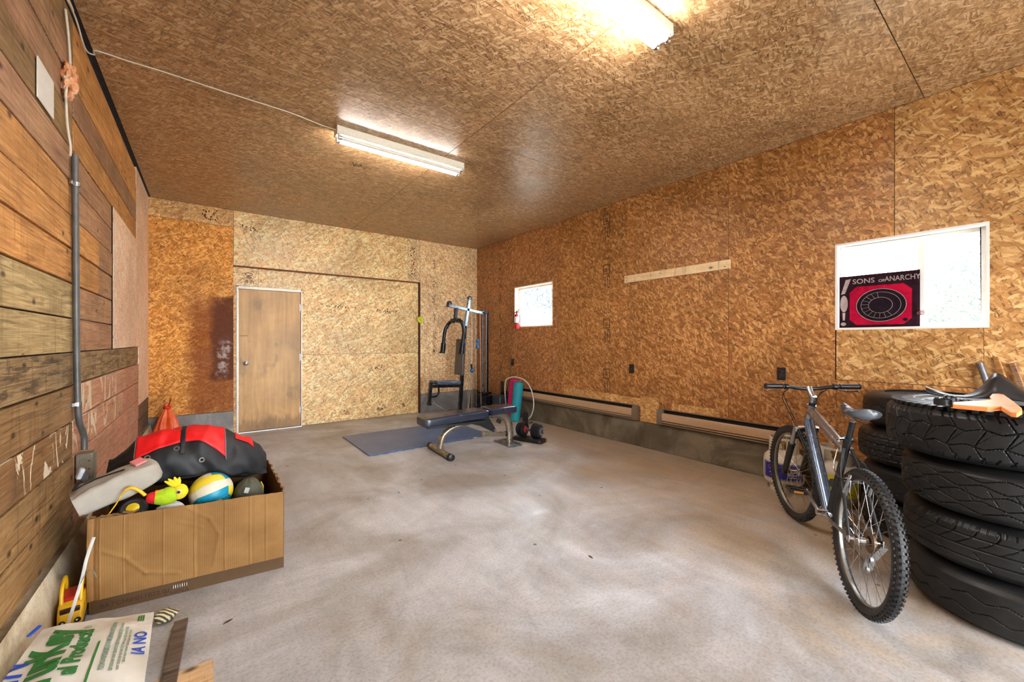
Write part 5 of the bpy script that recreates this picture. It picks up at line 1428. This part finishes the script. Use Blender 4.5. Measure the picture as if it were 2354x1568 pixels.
# ---------------------------------------------------------------- grey bag hanging over the left rim
GREY_C = mat_plain('grey_canvas', srgb(166, 160, 148), .7, var=.08, scale=20)
GREY_D = mat_plain('grey_canvas_side', srgb(120, 116, 110), .7, var=.1, scale=20)
gb_ = thing('grey_bag', 'pale grey flat bag sticking out over the box rim beside the plank wall', 'bag', (-.37, 2.9, .45))
gr = Vector((-.37, 2.9, .45))
g0, g1 = Vector((-.510, 2.815, .515)), Vector((-.205, 2.885, .62))
gx = (g1 - g0).normalized(); gy = Vector((-.12, 1, .10)); gy = (gy - gx * gy.dot(gx)).normalized(); gz = gx.cross(gy)
def gbag(u, v, k=0):
    a = 2 * math.pi * v; e = .32
    cx, sx = math.cos(a), math.sin(a)
    h = (.052 + .014 * math.sin(u * math.pi)) * (.55 + .45 * math.sqrt(max(0, 1 - max(0, (u - .86) / .14) ** 2)) if u > .86 else 1) * (1 if u > .05 else .9)
    wd = .078 * (math.sqrt(max(.15, 1 - max(0, (u - .85) / .16) ** 2)) if u > .85 else 1)
    p = g0 + gx * (g1 - g0).length * u
    nn = .008 * mnoise.noise((u * 5, cx * 2, sx * 2))
    return p + gy * (wd * math.copysign(abs(cx) ** .5, cx)) + gz * ((h + nn) * math.copysign(abs(sx) ** e, sx)) - gr
m = MB(); gg = m.grid(gbag, 30, 48, cv=True); m.face([gg[0][j] for j in range(48)]); m.face([gg[-1][j] for j in range(48)][::-1])
m.build('pouch', GREY_C, gb_, smooth=60)
MB().tube(smooth_path([gbag(.0, .70) + Vector((-.004, -.004, 0)), gbag(.25, .72) + gz * .0, gbag(.6, .73), gbag(.95, .73)], 5), .004, 6).build('seam_piping', GREY_D, gb_, smooth=60)
MB().tube([gbag(.06, .22) + gz * .004, gbag(.3, .24) + gz * .005, gbag(.62, .26) + gz * .004], .004, 6).build('zip', BLK_NY, gb_, smooth=60)
MB().tube(smooth_path([gbag(.05, .20) + gz * .008, gbag(.15, .22) + gz * .02, gbag(.22, .3) + gz * .05, gbag(.20, .36) + gz * .08], 5), [.016] * 16, 8, flat=.35).build('loop_strap', mat_plain('strap_dark', srgb(52, 54, 60), .6), gb_, smooth=60)
MB().box(gbag(.2, .36) + gz * .09, (.018, .03, .05), (.2, .3, .4)).build('buckle', mat_plain('buckle_light', srgb(176, 180, 190), .4), gb_, bevel=.005)
MB().box(gbag(.80, .25) + gz * .012, (.05, .06, .012), (.2, -.3, .5)).build('pink_tab', mat_plain('pink_fabric', srgb(220, 130, 130), .7), gb_, bevel=.004)

# ---------------------------------------------------------------- volleyball
VB_W, VB_B, VB_Y = (mat_plain('ball_white', srgb(214, 206, 184), .45, var=.05), mat_plain('ball_blue', srgb(18, 138, 172), .4, var=.05), mat_plain('ball_yellow', srgb(222, 200, 52), .4, var=.05))
vb = thing('volleyball', 'white, blue and yellow volleyball in the box', 'ball', ony(486, 1130, 2.845))
R_ = .103
MB().ball((0, 0, 0), R_ - .0012, 40, 24).build('bladder', VB_W, vb, smooth=80)
rotv = Euler((math.radians(-30), math.radians(-14), math.radians(10))).to_matrix()
def cube_pt(face, a, b):
    v = {0: (1, a, b), 1: (-1, -a, b), 2: (-a, 1, b), 3: (a, -1, b), 4: (b, a, 1), 5: (-b, a, -1)}[face]
    x, y, z = (math.tan(q * math.pi / 4) if abs(q) < 1 else q for q in v)
    return rotv @ (Vector((x, y, z)).normalized() * R_)
for f_ in range(6):
    for k in range(3):
        b0, b1 = -1 + 2 * k / 3, -1 + 2 * (k + 1) / 3
        e = .012
        col = ([VB_Y, VB_W, VB_B] if f_ % 2 == 0 else [VB_B, VB_W, VB_Y])[k]
        m = MB(); m.grid(lambda u, v: cube_pt(f_, (-1 + e) + (2 - 2 * e) * u, b0 + e + (b1 - b0 - 2 * e) * v), 14, 6)
        m.build('ball_panel', col, vb, smooth=80)

# ---------------------------------------------------------------- plush toucan
tc_y = 2.765
tip, mid, hd = ony(335, 1146, tc_y), ony(378, 1142, tc_y), ony(404, 1134, tc_y + .005)
tou = thing('plush_toucan', 'plush toucan with a green and red beak beside the volleyball', 'toy', (mid.x, mid.y, mid.z - .045))
to = Vector((mid.x, mid.y, mid.z - .045))
PL_G, PL_R, PL_Y = mat_plain('plush_green', srgb(164, 196, 24), .9, var=.12, scale=60), mat_plain('plush_red', srgb(210, 22, 34), .9, var=.12, scale=60), mat_plain('plush_yellow', srgb(226, 206, 40), .9, var=.12, scale=60)
bk = [tip - to, tip.lerp(mid, .25) - to, tip.lerp(mid, .5) - to, mid - to, mid.lerp(hd, .4) - to, hd - to]
MB().tube(smooth_path(bk[1:], 5), [.026 + .018 * sstep(0, .6, k / 20) - .008 * sstep(.8, 1, k / 20) for k in range(21)], 18).build('beak', PL_G, tou, smooth=60)
MB().tube(smooth_path(bk[:3], 5), [.008, .016, .021, .024, .026, .027, .0285, .030, .031, .032, .033], 18).build('beak_tip', PL_R, tou, smooth=60)
MB().tube([p + Vector((0, -.004, .020)) for p in smooth_path(bk[2:], 4)], .018, 12).build('beak_ridge', mat_plain('plush_orange', srgb(226, 150, 26), .9), tou, smooth=60)
h_ = hd - to + Vector((.016, .004, .004))
MB().ball(h_, (.036, .040, .040), 22, 14).build('head', PL_Y, tou, smooth=60)
ey = MB().ball(h_ + Vector((-.002, -.037, .010)), .012, 14, 10).build('eye', mat_plain('eye_white', srgb(220, 214, 180), .4), tou, smooth=60)
MB().ball(h_ + Vector((-.002, -.046, .011)), .007, 12, 8).build('pupil', BK, ey, smooth=60)
for k, (dx, dz, l) in enumerate(((-.035, .045, .05), (-.01, .05, .055), (.01, .045, .05), (-.05, .035, .04))):
    MB().tube([h_ + Vector((-.01, 0, .03)), h_ + Vector((dx * .6 - .01, .004, .03 + dz * .6)), h_ + Vector((dx - .012, .008, .03 + dz))], [.012, .011, .003], 8).build('crest_feather', PL_Y, tou, smooth=60)

# ---------------------------------------------------------------- roller wheel with yellow hub and cord
wc = ony(306, 1172, 2.79)
wh = thing('rolling_toy', 'black toy wheel with a yellow hub lying beside the toucan', 'toy', wc)
M = basis((0, 0, 0), (1, .1, .12), (-.05, .62, .7))
MB().lathe([(.012, -.018), (.045, -.02), (.056, -.012), (.058, 0), (.056, .012), (.045, .020), (.030, .016), (.012, .016)], 36, M, closed=True).build('rubber', B_TYRE, wh, smooth=40)
MB().lathe([(0, .014), (.022, .016), (.026, .020), (.022, .023), (0, .024)], 24, M).build('hub', mat_plain('hub_yellow', srgb(222, 190, 26), .4), wh, smooth=40)
cq = [ony(u, v, 2.742) for u, v in ((246, 1188), (266, 1160), (284, 1132), (300, 1122), (318, 1127), (334, 1139))]
cr_ = thing('yellow_cord', 'yellow cord arching from the box rim to the toucan', 'cord', cq[0])
MB().tube(smooth_path([p - cq[0] for p in cq], 6), [.003 + .005 * sstep(.3, .6, k / 30) for k in range(31)], 8).build('strand', mat_plain('cord_yellow', srgb(224, 176, 26), .5), cr_, smooth=60)

# ---------------------------------------------------------------- olive cap
cp = ony(572, 1118, 2.84)
cap = thing('baseball_cap', 'dark olive baseball cap with a pale print stuffed in the box corner', 'cap', (cp.x, cp.y, cp.z - .06))
OLIVE = mat_plain('olive_cotton', srgb(74, 76, 62), .8, var=.2, scale=14)
m = MB()
def dome(u, v):
    a = 2 * math.pi * u; b = v * math.pi / 2
    k = 1 + .06 * mnoise.noise((math.cos(a) * 2, math.sin(a) * 2, b * 2))
    return Vector((.075 * math.cos(a) * math.cos(b) * k, .085 * math.sin(a) * math.cos(b) * k, .105 * math.sin(b) * k))
m.grid(dome, 36, 14, cu=True); m.build('crown', OLIVE, cap, smooth=70, solid=.003)
m = MB(); m.grid(lambda u, v: Vector(((.076 + .055 * v * (1 - (2 * u - 1) ** 2 * .6)) * math.cos(-2.6 + 1.7 * u), (.086 + .055 * v) * math.sin(-2.6 + 1.7 * u), .004 - .02 * v)), 20, 4)
m.build('brim', mat_plain('cap_brim_black', srgb(34, 34, 32), .7), cap, smooth=60, solid=.004)
MB().box((-.015, -.078, .062), (.022, .004, .03), (-.5, .3, -.2)).build('print', mat_plain('cap_print', srgb(176, 178, 172), .6), cap)
MB().tube([(.066, -.03, .01), (.072, -.01, .05), (.06, .0, .075)], .003, 6).build('yellow_trim', mat_plain('trim_yellow', srgb(206, 176, 60), .6), cap, smooth=60)
gp_ = ony(392, 1166, 2.772)
gl = thing('white_cloth', 'crumpled white cloth scrap peeking over the box front under the toucan', 'cloth', gp_)
m = MB(); m.grid(lambda u, v: Vector((.055 * math.cos(2 * math.pi * u) * math.sin(math.pi * v) * (1 + .3 * mnoise.noise((u * 6, v * 4, 1))), .02 * math.sin(2 * math.pi * u) * math.sin(math.pi * v), .026 * math.cos(math.pi * v) * (1 + .4 * mnoise.noise((u * 7, v * 5, 4))))), 24, 12, cu=True)
m.build('fold', mat_plain('white_cotton', srgb(206, 204, 200), .85), gl, smooth=60)

# ---------------------------------------------------------------- orange knotted bag in the corner
og = thing('orange_bag', 'knotted orange plastic bag standing in the corner of plank wall and strand board', 'bag', (-.395, 6.55, 0))
n = NT('orange_film'); n.out(n.ramp(n.noise(n.coords('Object'), 9, 4), [(.3, srgb(216, 64, 14)), (.7, srgb(244, 112, 40))]), .3, 0, .6)
n.b.inputs['Transmission Weight'].default_value = .0; OFILM = n.m
m = MB()
def obag(u, v):
    a = 2 * math.pi * u
    pr = [(0, .02), (.03, .12), (.15, .135), (.4, .12), (.7, .075), (.9, .035), (1., .022)]
    for (x0_, r0), (x1_, r1_) in zip(pr[:-1], pr[1:]):
        if x0_ <= v <= x1_: r = r0 + (r1_ - r0) * (v - x0_) / (x1_ - x0_); break
    r *= 1 + (.12 + .12 * v) * math.sin(a * 9 + 2 * math.sin(a * 2)) + .12 * mnoise.noise((math.cos(a) * 2, math.sin(a) * 2, v * 3))
    return Vector((r * math.cos(a), r * math.sin(a), .001 + .47 * v))
m.grid(obag, 90, 26, cu=True); m.build('sack', OFILM, og, smooth=60)
MB().tube([Vector((.026 * math.cos(t_), .026 * math.sin(t_), .475 + .008 * math.sin(2 * t_))) for t_ in [k * math.pi / 8 for k in range(17)]], .017, 10).build('knot', mat_plain('orange_knot', srgb(224, 52, 14), .35), og, smooth=60)
for s, h in ((-1, .05), (1, .12)):
    MB().tube([(s * .01, 0, .48), (s * .03, 0, .48 + h * .6), (s * .028 + .01, 0, .48 + h)], [.012, .026, .008], 10, flat=.4).build('ear', mat_plain('orange_ear', srgb(200, 40, 12), .4), og, smooth=60)
# ================================================================== TOY BUS, STRAP, SACK, SCRAPS
tb = thing('toy_bus', 'yellow toy bus with a smiling front wedged between box and plank wall', 'toy', (-.492, 2.70, 0), (0, 0, math.radians(4)))
YEL = mat_plain('toy_yellow', srgb(224, 176, 28), .35, var=.06)
DK = mat_plain('toy_window', srgb(60, 30, 20), .3)
MB().prism([(-.095, .035), (.10, .035), (.10, .13), (.02, .14), (-.07, .125), (-.095, .09)], basis((-.040, 0, 0), (0, 1, 0), (0, 0, 1)), .080).build('body', YEL, tb, bevel=.010, seg=3)
MB().box2((-.040, -.098, .006), (.040, .10, .036)).build('chassis', mat_plain('toy_grey', srgb(84, 82, 84), .5), tb, bevel=.006)
MB().box((0, -.090, .105), (.062, .010, .026), (.35, 0, 0)).build('windscreen', DK, tb, bevel=.003)
for s in (-1, 1):
    e = MB().lathe([(0, 0), (.011, 0), (.011, .003), (0, .005)], 16, basis((s * .024, -.096, .058), (1, 0, 0), (0, 0, 1))).build('headlight', BK, tb, smooth=40)
    MB().lathe([(0, .005), (.004, .005), (.003, .0065), (0, .007)], 10, basis((s * .022, -.096, .060), (1, 0, 0), (0, 0, 1))).build('glint', WHITE_PAINT, e)
MB().tube([(-.012, -.0965, .050), (0, -.0975, .044), (.014, -.0965, .050)], .0018, 6).build('smile', mat_plain('toy_smile', srgb(150, 40, 30), .5), tb)
MB().box2((-.034, -.05, .128), (.034, .06, .143)).build('roof_rack', mat_plain('toy_red', srgb(176, 34, 26), .4), tb, bevel=.004)
for x in (-.030, .030):
    MB().tube(smooth_path([(x, -.06, .125), (x, -.03, .19), (x, .06, .20), (x, .085, .12)], 5), .007, 8).build('grab_rail', YEL, tb, smooth=60)
    for y in (-.055, .055):
        MB().cyl((x * 1.25, y, .021), (x * .9, y, .021), .020, n=18).build('wheel', BK, tb, smooth=40)
sa = ony(156, 1437, 2.52); sb = ony(186, 1340, 2.555); sc_ = ony(199, 1285, 2.575); sd = ony(216, 1235, 2.60)
ws = thing('strap', 'flat white packing strap rising in front of the toy bus', 'strap', sa)
MB().tube(smooth_path([Vector((0, -.05, -.05)), Vector((0, 0, 0)), sb - sa, sc_ - sa, sd - sa], 6), .006, 8, flat=.15, up=(0, 1, 0)).build('band', mat_plain('strap_white', srgb(200, 200, 196), .5), ws, smooth=60)
MB().tube(smooth_path([sb - sa, sb - sa + Vector((.02, 0, .04)), sb - sa + Vector((.035, .01, .035)), sb - sa + Vector((.045, .02, .0))], 5), .006, 8, flat=.2).build('loose_end', mat_plain('strap_dirty', srgb(150, 140, 124), .6), ws, smooth=60)

# ---------------------------------------------------------------- printed sack
n = NT('woven_sack'); o = n.coords('Object')
c = n.ramp(n.noise(o, 6, 5, .6), [(.3, srgb(196, 192, 180)), (.7, srgb(222, 220, 212))])
st_ = n.noise(o, 3.2, 5, .65)
c = n.mix(n.ramp(st_, [(.58, 0.), (.72, .55)]), c, srgb(168, 148, 116))
n.bump(n.noise(o, 60, 3, .6), .15, .002); SACK = n.out(c, .35, 0, .5)
S_TL, S_TR = onz(96, 1437, .215), onz(354, 1394, .150)
S_BL, S_BR = Vector((-.535, 1.55, .275)), Vector((-.165, 1.55, .135))
sk = thing('printed_sack', 'white woven sack with green lettering lying against the curb', 'sack', (-.36, 1.95, 0))
so = Vector((-.36, 1.95, 0))
def sack_top(u, v, lift=0.):
    p = S_BL.lerp(S_BR, u).lerp(S_TL.lerp(S_TR, u), v)
    e = min(u, 1 - u, v * 2, (1 - v) * 2)
    z = p.z + .014 * mnoise.noise((p.x * 7, p.y * 5, 1)) + .006 * mnoise.noise((p.x * 18, p.y * 14, 3)) + .02 * sstep(0, .35, e) - .02
    y = p.y + (.012 * mnoise.noise((p.x * 9, 0, 7)) if v > .9 else 0)
    return Vector((p.x, y, z + lift)) - so
m = MB(); g1_ = m.grid(sack_top, 30, 48)
def sack_bot(u, v):
    p = sack_top(u, v); e = min(u, 1 - u, v * 2, (1 - v) * 2)
    q = sstep(0, .22, e)
    return Vector((p.x + (.5 - u) * .03 * q, p.y, max(.004, p.z - .010 - q * (p.z - .006 - .03 * (1 - u)))))
g2_ = m.grid(sack_bot, 30, 48)
for i in range(30):
    for j in (0, 48): m.face([g1_[i][j], g1_[i + 1][j], g2_[i + 1][j], g2_[i][j]])
for j in range(48):
    for i in (0, 30): m.face([g1_[i][j], g1_[i][j + 1], g2_[i][j + 1], g2_[i][j]])
m.build('sack_body', SACK, sk, smooth=60)
S_GREEN = mat_plain('green_ink', srgb(34, 112, 48), .5, var=.15, scale=40)
S_BLUE = mat_plain('blue_ink', srgb(20, 66, 178), .5, var=.1)
S_DIM = mat_plain('grey_green_ink', srgb(130, 148, 132), .6, var=.2)
LU, LV = (S_TR - S_TL).length, (S_TL - S_BL).length
def sack_print(me_o, lift=.0035):
    for v in me_o.data.vertices:
        v.co = sack_top(min(1, max(0, v.co.x / LU)), min(1, max(0, v.co.y / LV)), lift)
    me_o.data.update(); return me_o
def sack_text(txt, size, u, v, mat, align='RIGHT', bold=0., sx=1., flip=False):
    # reads upwards (towards the far edge), letter tops towards the wall
    M = Matrix.Translation((u * LU, v * LV, 0)) @ Matrix.Rotation(math.pi / 2, 4, 'Z')
    o_ = text_mesh(txt, size, mat, 'lettering', M, sk, 0, align, sx, bold)
    bm = bmesh.new(); bm.from_mesh(o_.data)
    bmesh.ops.triangulate(bm, faces=bm.faces)
    for _ in range(2):
        long = [e for e in bm.edges if e.calc_length() > .018]
        if long: bmesh.ops.subdivide_edges(bm, edges=long, cuts=1); bmesh.ops.triangulate(bm, faces=bm.faces)
    bm.to_mesh(o_.data); bm.free()
    return sack_print(o_)
sack_text('TurKey', .120, .325, .925, S_GREEN, bold=.006)
sack_text('al Products', .060, .485, .885, S_GREEN, bold=.0025, sx=1.05)
sack_text('\u00ae', .03, .45, .93, S_GREEN)
sack_text('SIN', .12, .10, .70, S_BLUE, bold=.002)
sack_text('IA NO', .05, .965, .80, S_BLUE, bold=.001)
rg = random.Random(6)
def sack_stroke(u0, v0, v1, w_, mat, name='print_line'):
    m = MB(); n_ = max(2, int((v1 - v0) * LV / .01))
    m.grid(lambda a, b: sack_top(u0 + (a - .5) * w_ / LU, v0 + (v1 - v0) * b, .003), 1, n_)
    m.build(name, mat, sk, smooth=60)
for u, v0, v1, w_ in ((.66, .52, .90, .016), (.735, .50, .86, .010), (.785, .50, .84, .008), (.82, .55, .80, .006)):
    v = v0
    while v < v1:
        l = rg.uniform(.012, .04); sack_stroke(u, v, v + l, w_ * rg.uniform(.6, 1), S_DIM); v += l + .006
sack_stroke(.58, .45, .74, .006, S_GREEN)
for k in range(3): sack_stroke(.865 + .022 * k, .90, .965, .005, S_GREEN)
bt = MB().box((S_TL - so) + Vector((-.012, -.03, .0)), (.012, .06, .008), (0, .4, -.3)).build('blue_tie', S_BLUE, sk, bevel=.004)

# ---------------------------------------------------------------- scraps beside the sack
t = MB().box2((-.025, -.45, 0), (.025, .45, .016)).build('dark_batten', PL_DARK, bevel=.002); t.location = (-.118, 1.945, .0065); t.rotation_euler = (0, 0, math.radians(-3))
tag(t, 'dark weathered batten lying on the floor beside the white sack', 'batten')
t = MB().box2((-.10, -.2, 0), (.10, .2, .006)).build('plywood_scrap', mat_plank('ply', srgb(206, 172, 130), srgb(176, 138, 96), srgb(226, 198, 160), grain=.4)); t.location = (-.08, 1.845, .0005)
tag(t, 'thin pale plywood scrap under the dark batten', 'scrap')
n = NT('striped_rag'); wv = n.new('ShaderNodeTexWave', wave_type='BANDS', bands_direction='DIAGONAL'); n.link(n.coords('Object'), wv.inputs[0]); wv.inputs['Scale'].default_value = 26; wv.inputs['Distortion'].default_value = 3
RAG = n.out(n.ramp(wv.outputs['Fac'], [(.45, srgb(62, 56, 44)), (.55, srgb(196, 182, 140))]), .85)
m = MB(); m.grid(lambda u, v: Vector(((.042 * math.cos(2 * math.pi * u) * math.sin(math.pi * v)) * (1 + .35 * mnoise.noise((math.cos(2 * math.pi * u), math.sin(2 * math.pi * u), v * 3))), .036 * math.sin(2 * math.pi * u) * math.sin(math.pi * v) * (1 + .3 * mnoise.noise((math.cos(2 * math.pi * u) + 4, math.sin(2 * math.pi * u), v * 3))), .028 + .027 * math.cos(math.pi * v))), 40, 20, cu=True)
t = m.build('striped_rag', RAG, smooth=70); t.location = (-.155, 2.462, 0)
tag(t, 'crumpled cream and black striped rag at the corner of the sack', 'rag')
# dry leaf and grit on the concrete
CHIP = mat_plain('wood_chip', srgb(74, 52, 34), .8)
for k, (u, v) in enumerate(((523, 1430), (1358, 1281))):
    p = onz(u, v, 0)
    m = MB().prism([(-.02, 0), (-.006, .006), (.012, .004), (.022, -.003), (.002, -.006)], Matrix.Rotation(.5 + k, 4, 'Z'), .003)
    o = m.build('wood_chip', CHIP); o.location = (p.x, p.y, .0005)
    tag(o, ('dark wood chip on the concrete near the cardboard box', 'small dark wood chip out in the middle of the concrete floor')[k], 'chip')
# ================================================================== BANNER IN THE LARGE WINDOW
def mat_backlit(name, col, tr=.6):
    n = NT(name); a = n.new('ShaderNodeBsdfDiffuse'); b = n.new('ShaderNodeBsdfTranslucent'); x = n.new('ShaderNodeMixShader')
    f = n.noise(n.coords('Object'), 14, 5, .6, 1.0)
    c = n.ramp(f, [(.3, tuple(q * .75 for q in col)), (.7, tuple(min(1, q * 1.2) for q in col))])
    n.link(c, a.inputs[0]); n.link(c, b.inputs[0]); x.inputs[0].default_value = tr
    n.link(a.outputs[0], x.inputs[1]); n.link(b.outputs[0], x.inputs[2]); n.link(x.outputs[0], n.n['Material Output'].inputs[0])
    return n.m
PO_BK = mat_backlit('banner_black', srgb(58, 38, 46), .5); PO_RD = mat_backlit('banner_red', srgb(206, 28, 66), .4); PO_GR = mat_backlit('banner_grey', srgb(190, 170, 166), .3); PO_DK = mat_backlit('banner_dark', srgb(46, 36, 44), .4)
xp = XR + .035; y0, y1, z0, z1 = .585, 1.072, 1.409, 1.838
po = thing('banner', 'red and black printed banner standing in the corner of the large window', 'banner', (xp, (y0 + y1) / 2, z0))
Wd, Hg = y1 - y0, z1 - z0
# local: x' = -y (left to right seen from the room), y' = up
MP = basis((0, 0, 0), (0, -1, 0), (0, 0, 1))
def wob(x, y): return .004 * math.sin(x * 14 + y * 5)
m = MB()
def sheet(u, v): x, y = (u - .5) * Wd, v * Hg; return MP @ Vector((x, y, wob(x, y)))
m.grid(sheet, 24, 20); m.build('sheet', PO_BK, po, smooth=60, solid=.0012)
def flat_shape(name, ol, mat, lift):
    m = MB(); c_ = (sum(p[0] for p in ol) / len(ol), sum(p[1] for p in ol) / len(ol)); n_ = len(ol)
    K = 8
    rings = []
    for k in range(1, K + 1):
        rings.append([m.bm.verts.new(MP @ Vector((c_[0] + (x - c_[0]) * k / K, c_[1] + (y - c_[1]) * k / K, 0)) + (MP.to_3x3() @ Vector((0, 0, wob(c_[0] + (x - c_[0]) * k / K, c_[1] + (y - c_[1]) * k / K) + lift)))) for x, y in ol])
    cv = m.bm.verts.new(MP @ Vector((c_[0], c_[1], wob(*c_) + lift)))
    for i in range(n_): m.face([cv, rings[0][i], rings[0][(i + 1) % n_]])
    for k in range(K - 1):
        for i in range(n_): m.face([rings[k][i], rings[k + 1][i], rings[k + 1][(i + 1) % n_], rings[k][(i + 1) % n_]])
    return m.build(name, mat, po, smooth=60)
def dens(pts, n_=8): return [tuple(Vector(a).lerp(Vector(b), k / n_)) for a, b in zip(pts, pts[1:] + pts[:1]) for k in range(n_)]
x0, x1, ya, yb = -.175, .20, .02, .335; cc = .045
flat_shape('red_field', dens([(x0 + cc, ya), (x1 - cc, ya), (x1, ya + cc), (x1, yb - cc), (x1 - cc, yb), (x0 + cc, yb), (x0, yb - cc), (x0, ya + cc)]), PO_RD, .002)
oc = (.02, .175)
el = lambda rx, ry: [(oc[0] + rx * math.cos(k * math.pi / 24), oc[1] + ry * math.sin(k * math.pi / 24)) for k in range(48)]
flat_shape('oval', el(.150, .130), PO_DK, .004)
def ringm(name, pts, w_, mat, lift):
    m = MB(); P = [MP @ Vector((x, y, wob(x, y) + lift)) for x, y in pts]; m.tube(P, w_, 5, closed=True); m.build(name, mat, po)
ringm('oval_ring', el(.150, .130), .0022, PO_GR, .005); ringm('oval_ring', el(.120, .104), .0014, PO_GR, .005); ringm('oval_ring', el(.072, .062), .0014, PO_GR, .005)
for k in range(12):
    m = MB(); a = math.pi * .55 + k * math.pi * 1.25 / 12
    p, q = [(oc[0] + r1_ * math.cos(a), oc[1] + r2_ * math.sin(a)) for r1_, r2_ in ((.072, .062), (.120, .104))]
    m.tube([MP @ Vector((*p, wob(*p) + .005)), MP @ Vector((*q, wob(*q) + .005))], .0010, 4)
    m.build('oval_spoke', PO_GR, po)
flat_shape('badge', [(-.215 + .018 * math.cos(k * math.pi / 8), .03 + .015 * math.sin(k * math.pi / 8)) for k in range(16)], PO_GR, .003)
flat_shape('round_print', [(-.212 + .026 * math.cos(k * math.pi / 8), .20 + .07 * math.sin(k * math.pi / 8)) for k in range(16)], PO_GR, .003)
flat_shape('bar_print', dens([(-.219, .06), (-.206, .06), (-.203, .125), (-.222, .125)], 3), PO_GR, .003)
flat_shape('flare_print', dens([(-.232, .28), (-.205, .285), (-.165, .405), (-.20, .40)], 3), PO_GR, .003)
flat_shape('corner_badge', [(.165 + .014 * math.cos(k * math.pi / 8), .055 + .013 * math.sin(k * math.pi / 8)) for k in range(16)], PO_DK, .004)
for txt, sz, x in (('SONS', .056, -.155), ('OF', .030, .008), ('ANARCHY', .056, .045)):
    text_mesh(txt, sz, PO_GR, 'lettering', MP @ Matrix.Translation((x, .360, .006)), po, .0004, 'LEFT', 1.0 if txt != 'ANARCHY' else .76, .0006)
MB().tube([(-.002, -.235, .10), (-.02, -.25, .10), (-.03, -.262, .10)], [.012, .016, .018], 12).build('suction_cup', mat_plain('suction_brown', srgb(130, 100, 96), .4), po, smooth=60)

# ================================================================== OUTSIDE, SEEN THROUGH THE WINDOWS
n = NT('yard_grass'); o = n.coords('Object')
GRASS = n.out(n.ramp(n.noise(o, 3, 6, .7), [(.3, srgb(168, 168, 150)), (.7, srgb(200, 200, 186))]), .9)
ground = struct(MB().box2((-14, -16, -.16), (26, 20, -.102)).build('ground', GRASS))
def mat_leaf(name, col):
    n = NT(name); a = n.new('ShaderNodeBsdfDiffuse'); b = n.new('ShaderNodeBsdfTranslucent'); x = n.new('ShaderNodeMixShader'); x.inputs[0].default_value = .4
    r = n.new('ShaderNodeObjectInfo').outputs['Random']
    f = n.noise(n.coords('Object'), 5, 3)
    c = n.ramp(f, [(.3, tuple(q * .6 for q in col)), (.7, tuple(min(1, q * 1.3) for q in col))])
    n.link(c, a.inputs[0]); n.link(c, b.inputs[0]); n.link(a.outputs[0], x.inputs[1]); n.link(b.outputs[0], x.inputs[2]); n.link(x.outputs[0], n.n['Material Output'].inputs[0])
    return n.m
LEAF = [mat_leaf('leaf_pale', srgb(112, 120, 112)), mat_leaf('leaf_green', srgb(108, 120, 104)), mat_leaf('leaf_blue', srgb(126, 140, 146))]
BARK = mat_plank('bark', srgb(96, 80, 64), srgb(60, 48, 38), srgb(130, 112, 92))
def shrub(label, loc, rx, hgt, cnt, leaf, lm, seed, z0=.3, droop=0.):
    r = random.Random(seed); t = thing('shrub', label, 'shrub', loc)
    m = MB()
    for k in range(7):
        a = r.uniform(0, 6.28); q = Vector((rx * .6 * math.cos(a), rx * .6 * math.sin(a), hgt * r.uniform(.6, .95)))
        m.tube([(0, 0, -.1), q * .4 + Vector((0, 0, .1)), q], [.03, .018, .006], 6)
    m.build('stems', BARK, t, smooth=60)
    vs, fs = [], []
    for k in range(cnt):
        while True:
            p = Vector((r.uniform(-1, 1), r.uniform(-1, 1), r.uniform(-1, 1)))
            if .35 < p.length < 1: break
        q = Vector((p.x * rx, p.y * rx, z0 + (hgt - z0) * (p.z * .5 + .5)))
        d = Vector((r.uniform(-1, 1), r.uniform(-1, 1), r.uniform(-1, 1) - droop)).normalized(); s = d.orthogonal().normalized()
        l = leaf * r.uniform(.6, 1.3); i = len(vs)
        vs += [q, q + d * l * .5 + s * l * .22, q + d * l, q + d * l * .5 - s * l * .22]; fs.append((i, i + 1, i + 2, i + 3))
    me = bpy.data.meshes.new('foliage'); me.from_pydata(vs, [], fs); me.materials.append(lm)
    o = bpy.data.objects.new('foliage', me); COL.objects.link(o); o.parent = t; o['kind'] = 'stuff'
shrub('pale leafy shrub right outside the large window', (7.4, -.1, -.1), 1.3, 3.0, 20000, .055, LEAF[0], 1)
shrub('low pale bush outside the large window beside the taller shrub', (8.0, 2.4, -.1), 1.1, 2.3, 12000, .055, LEAF[0], 2)
shrub('bushy green shrub outside beyond the two windows', (9.2, 5.0, -.1), 1.5, 2.7, 14000, .07, LEAF[0], 3)
shrub('tall hanging blue-green tree branches outside the small window', (9.8, 10.4, -.1), 2.2, 5.2, 22000, .13, LEAF[2], 4, 2.2, 1.2)
shrub('pale undergrowth below the hanging branches outside the small window', (7.4, 7.4, -.1), 1.2, 2.0, 8000, .10, LEAF[0], 5)
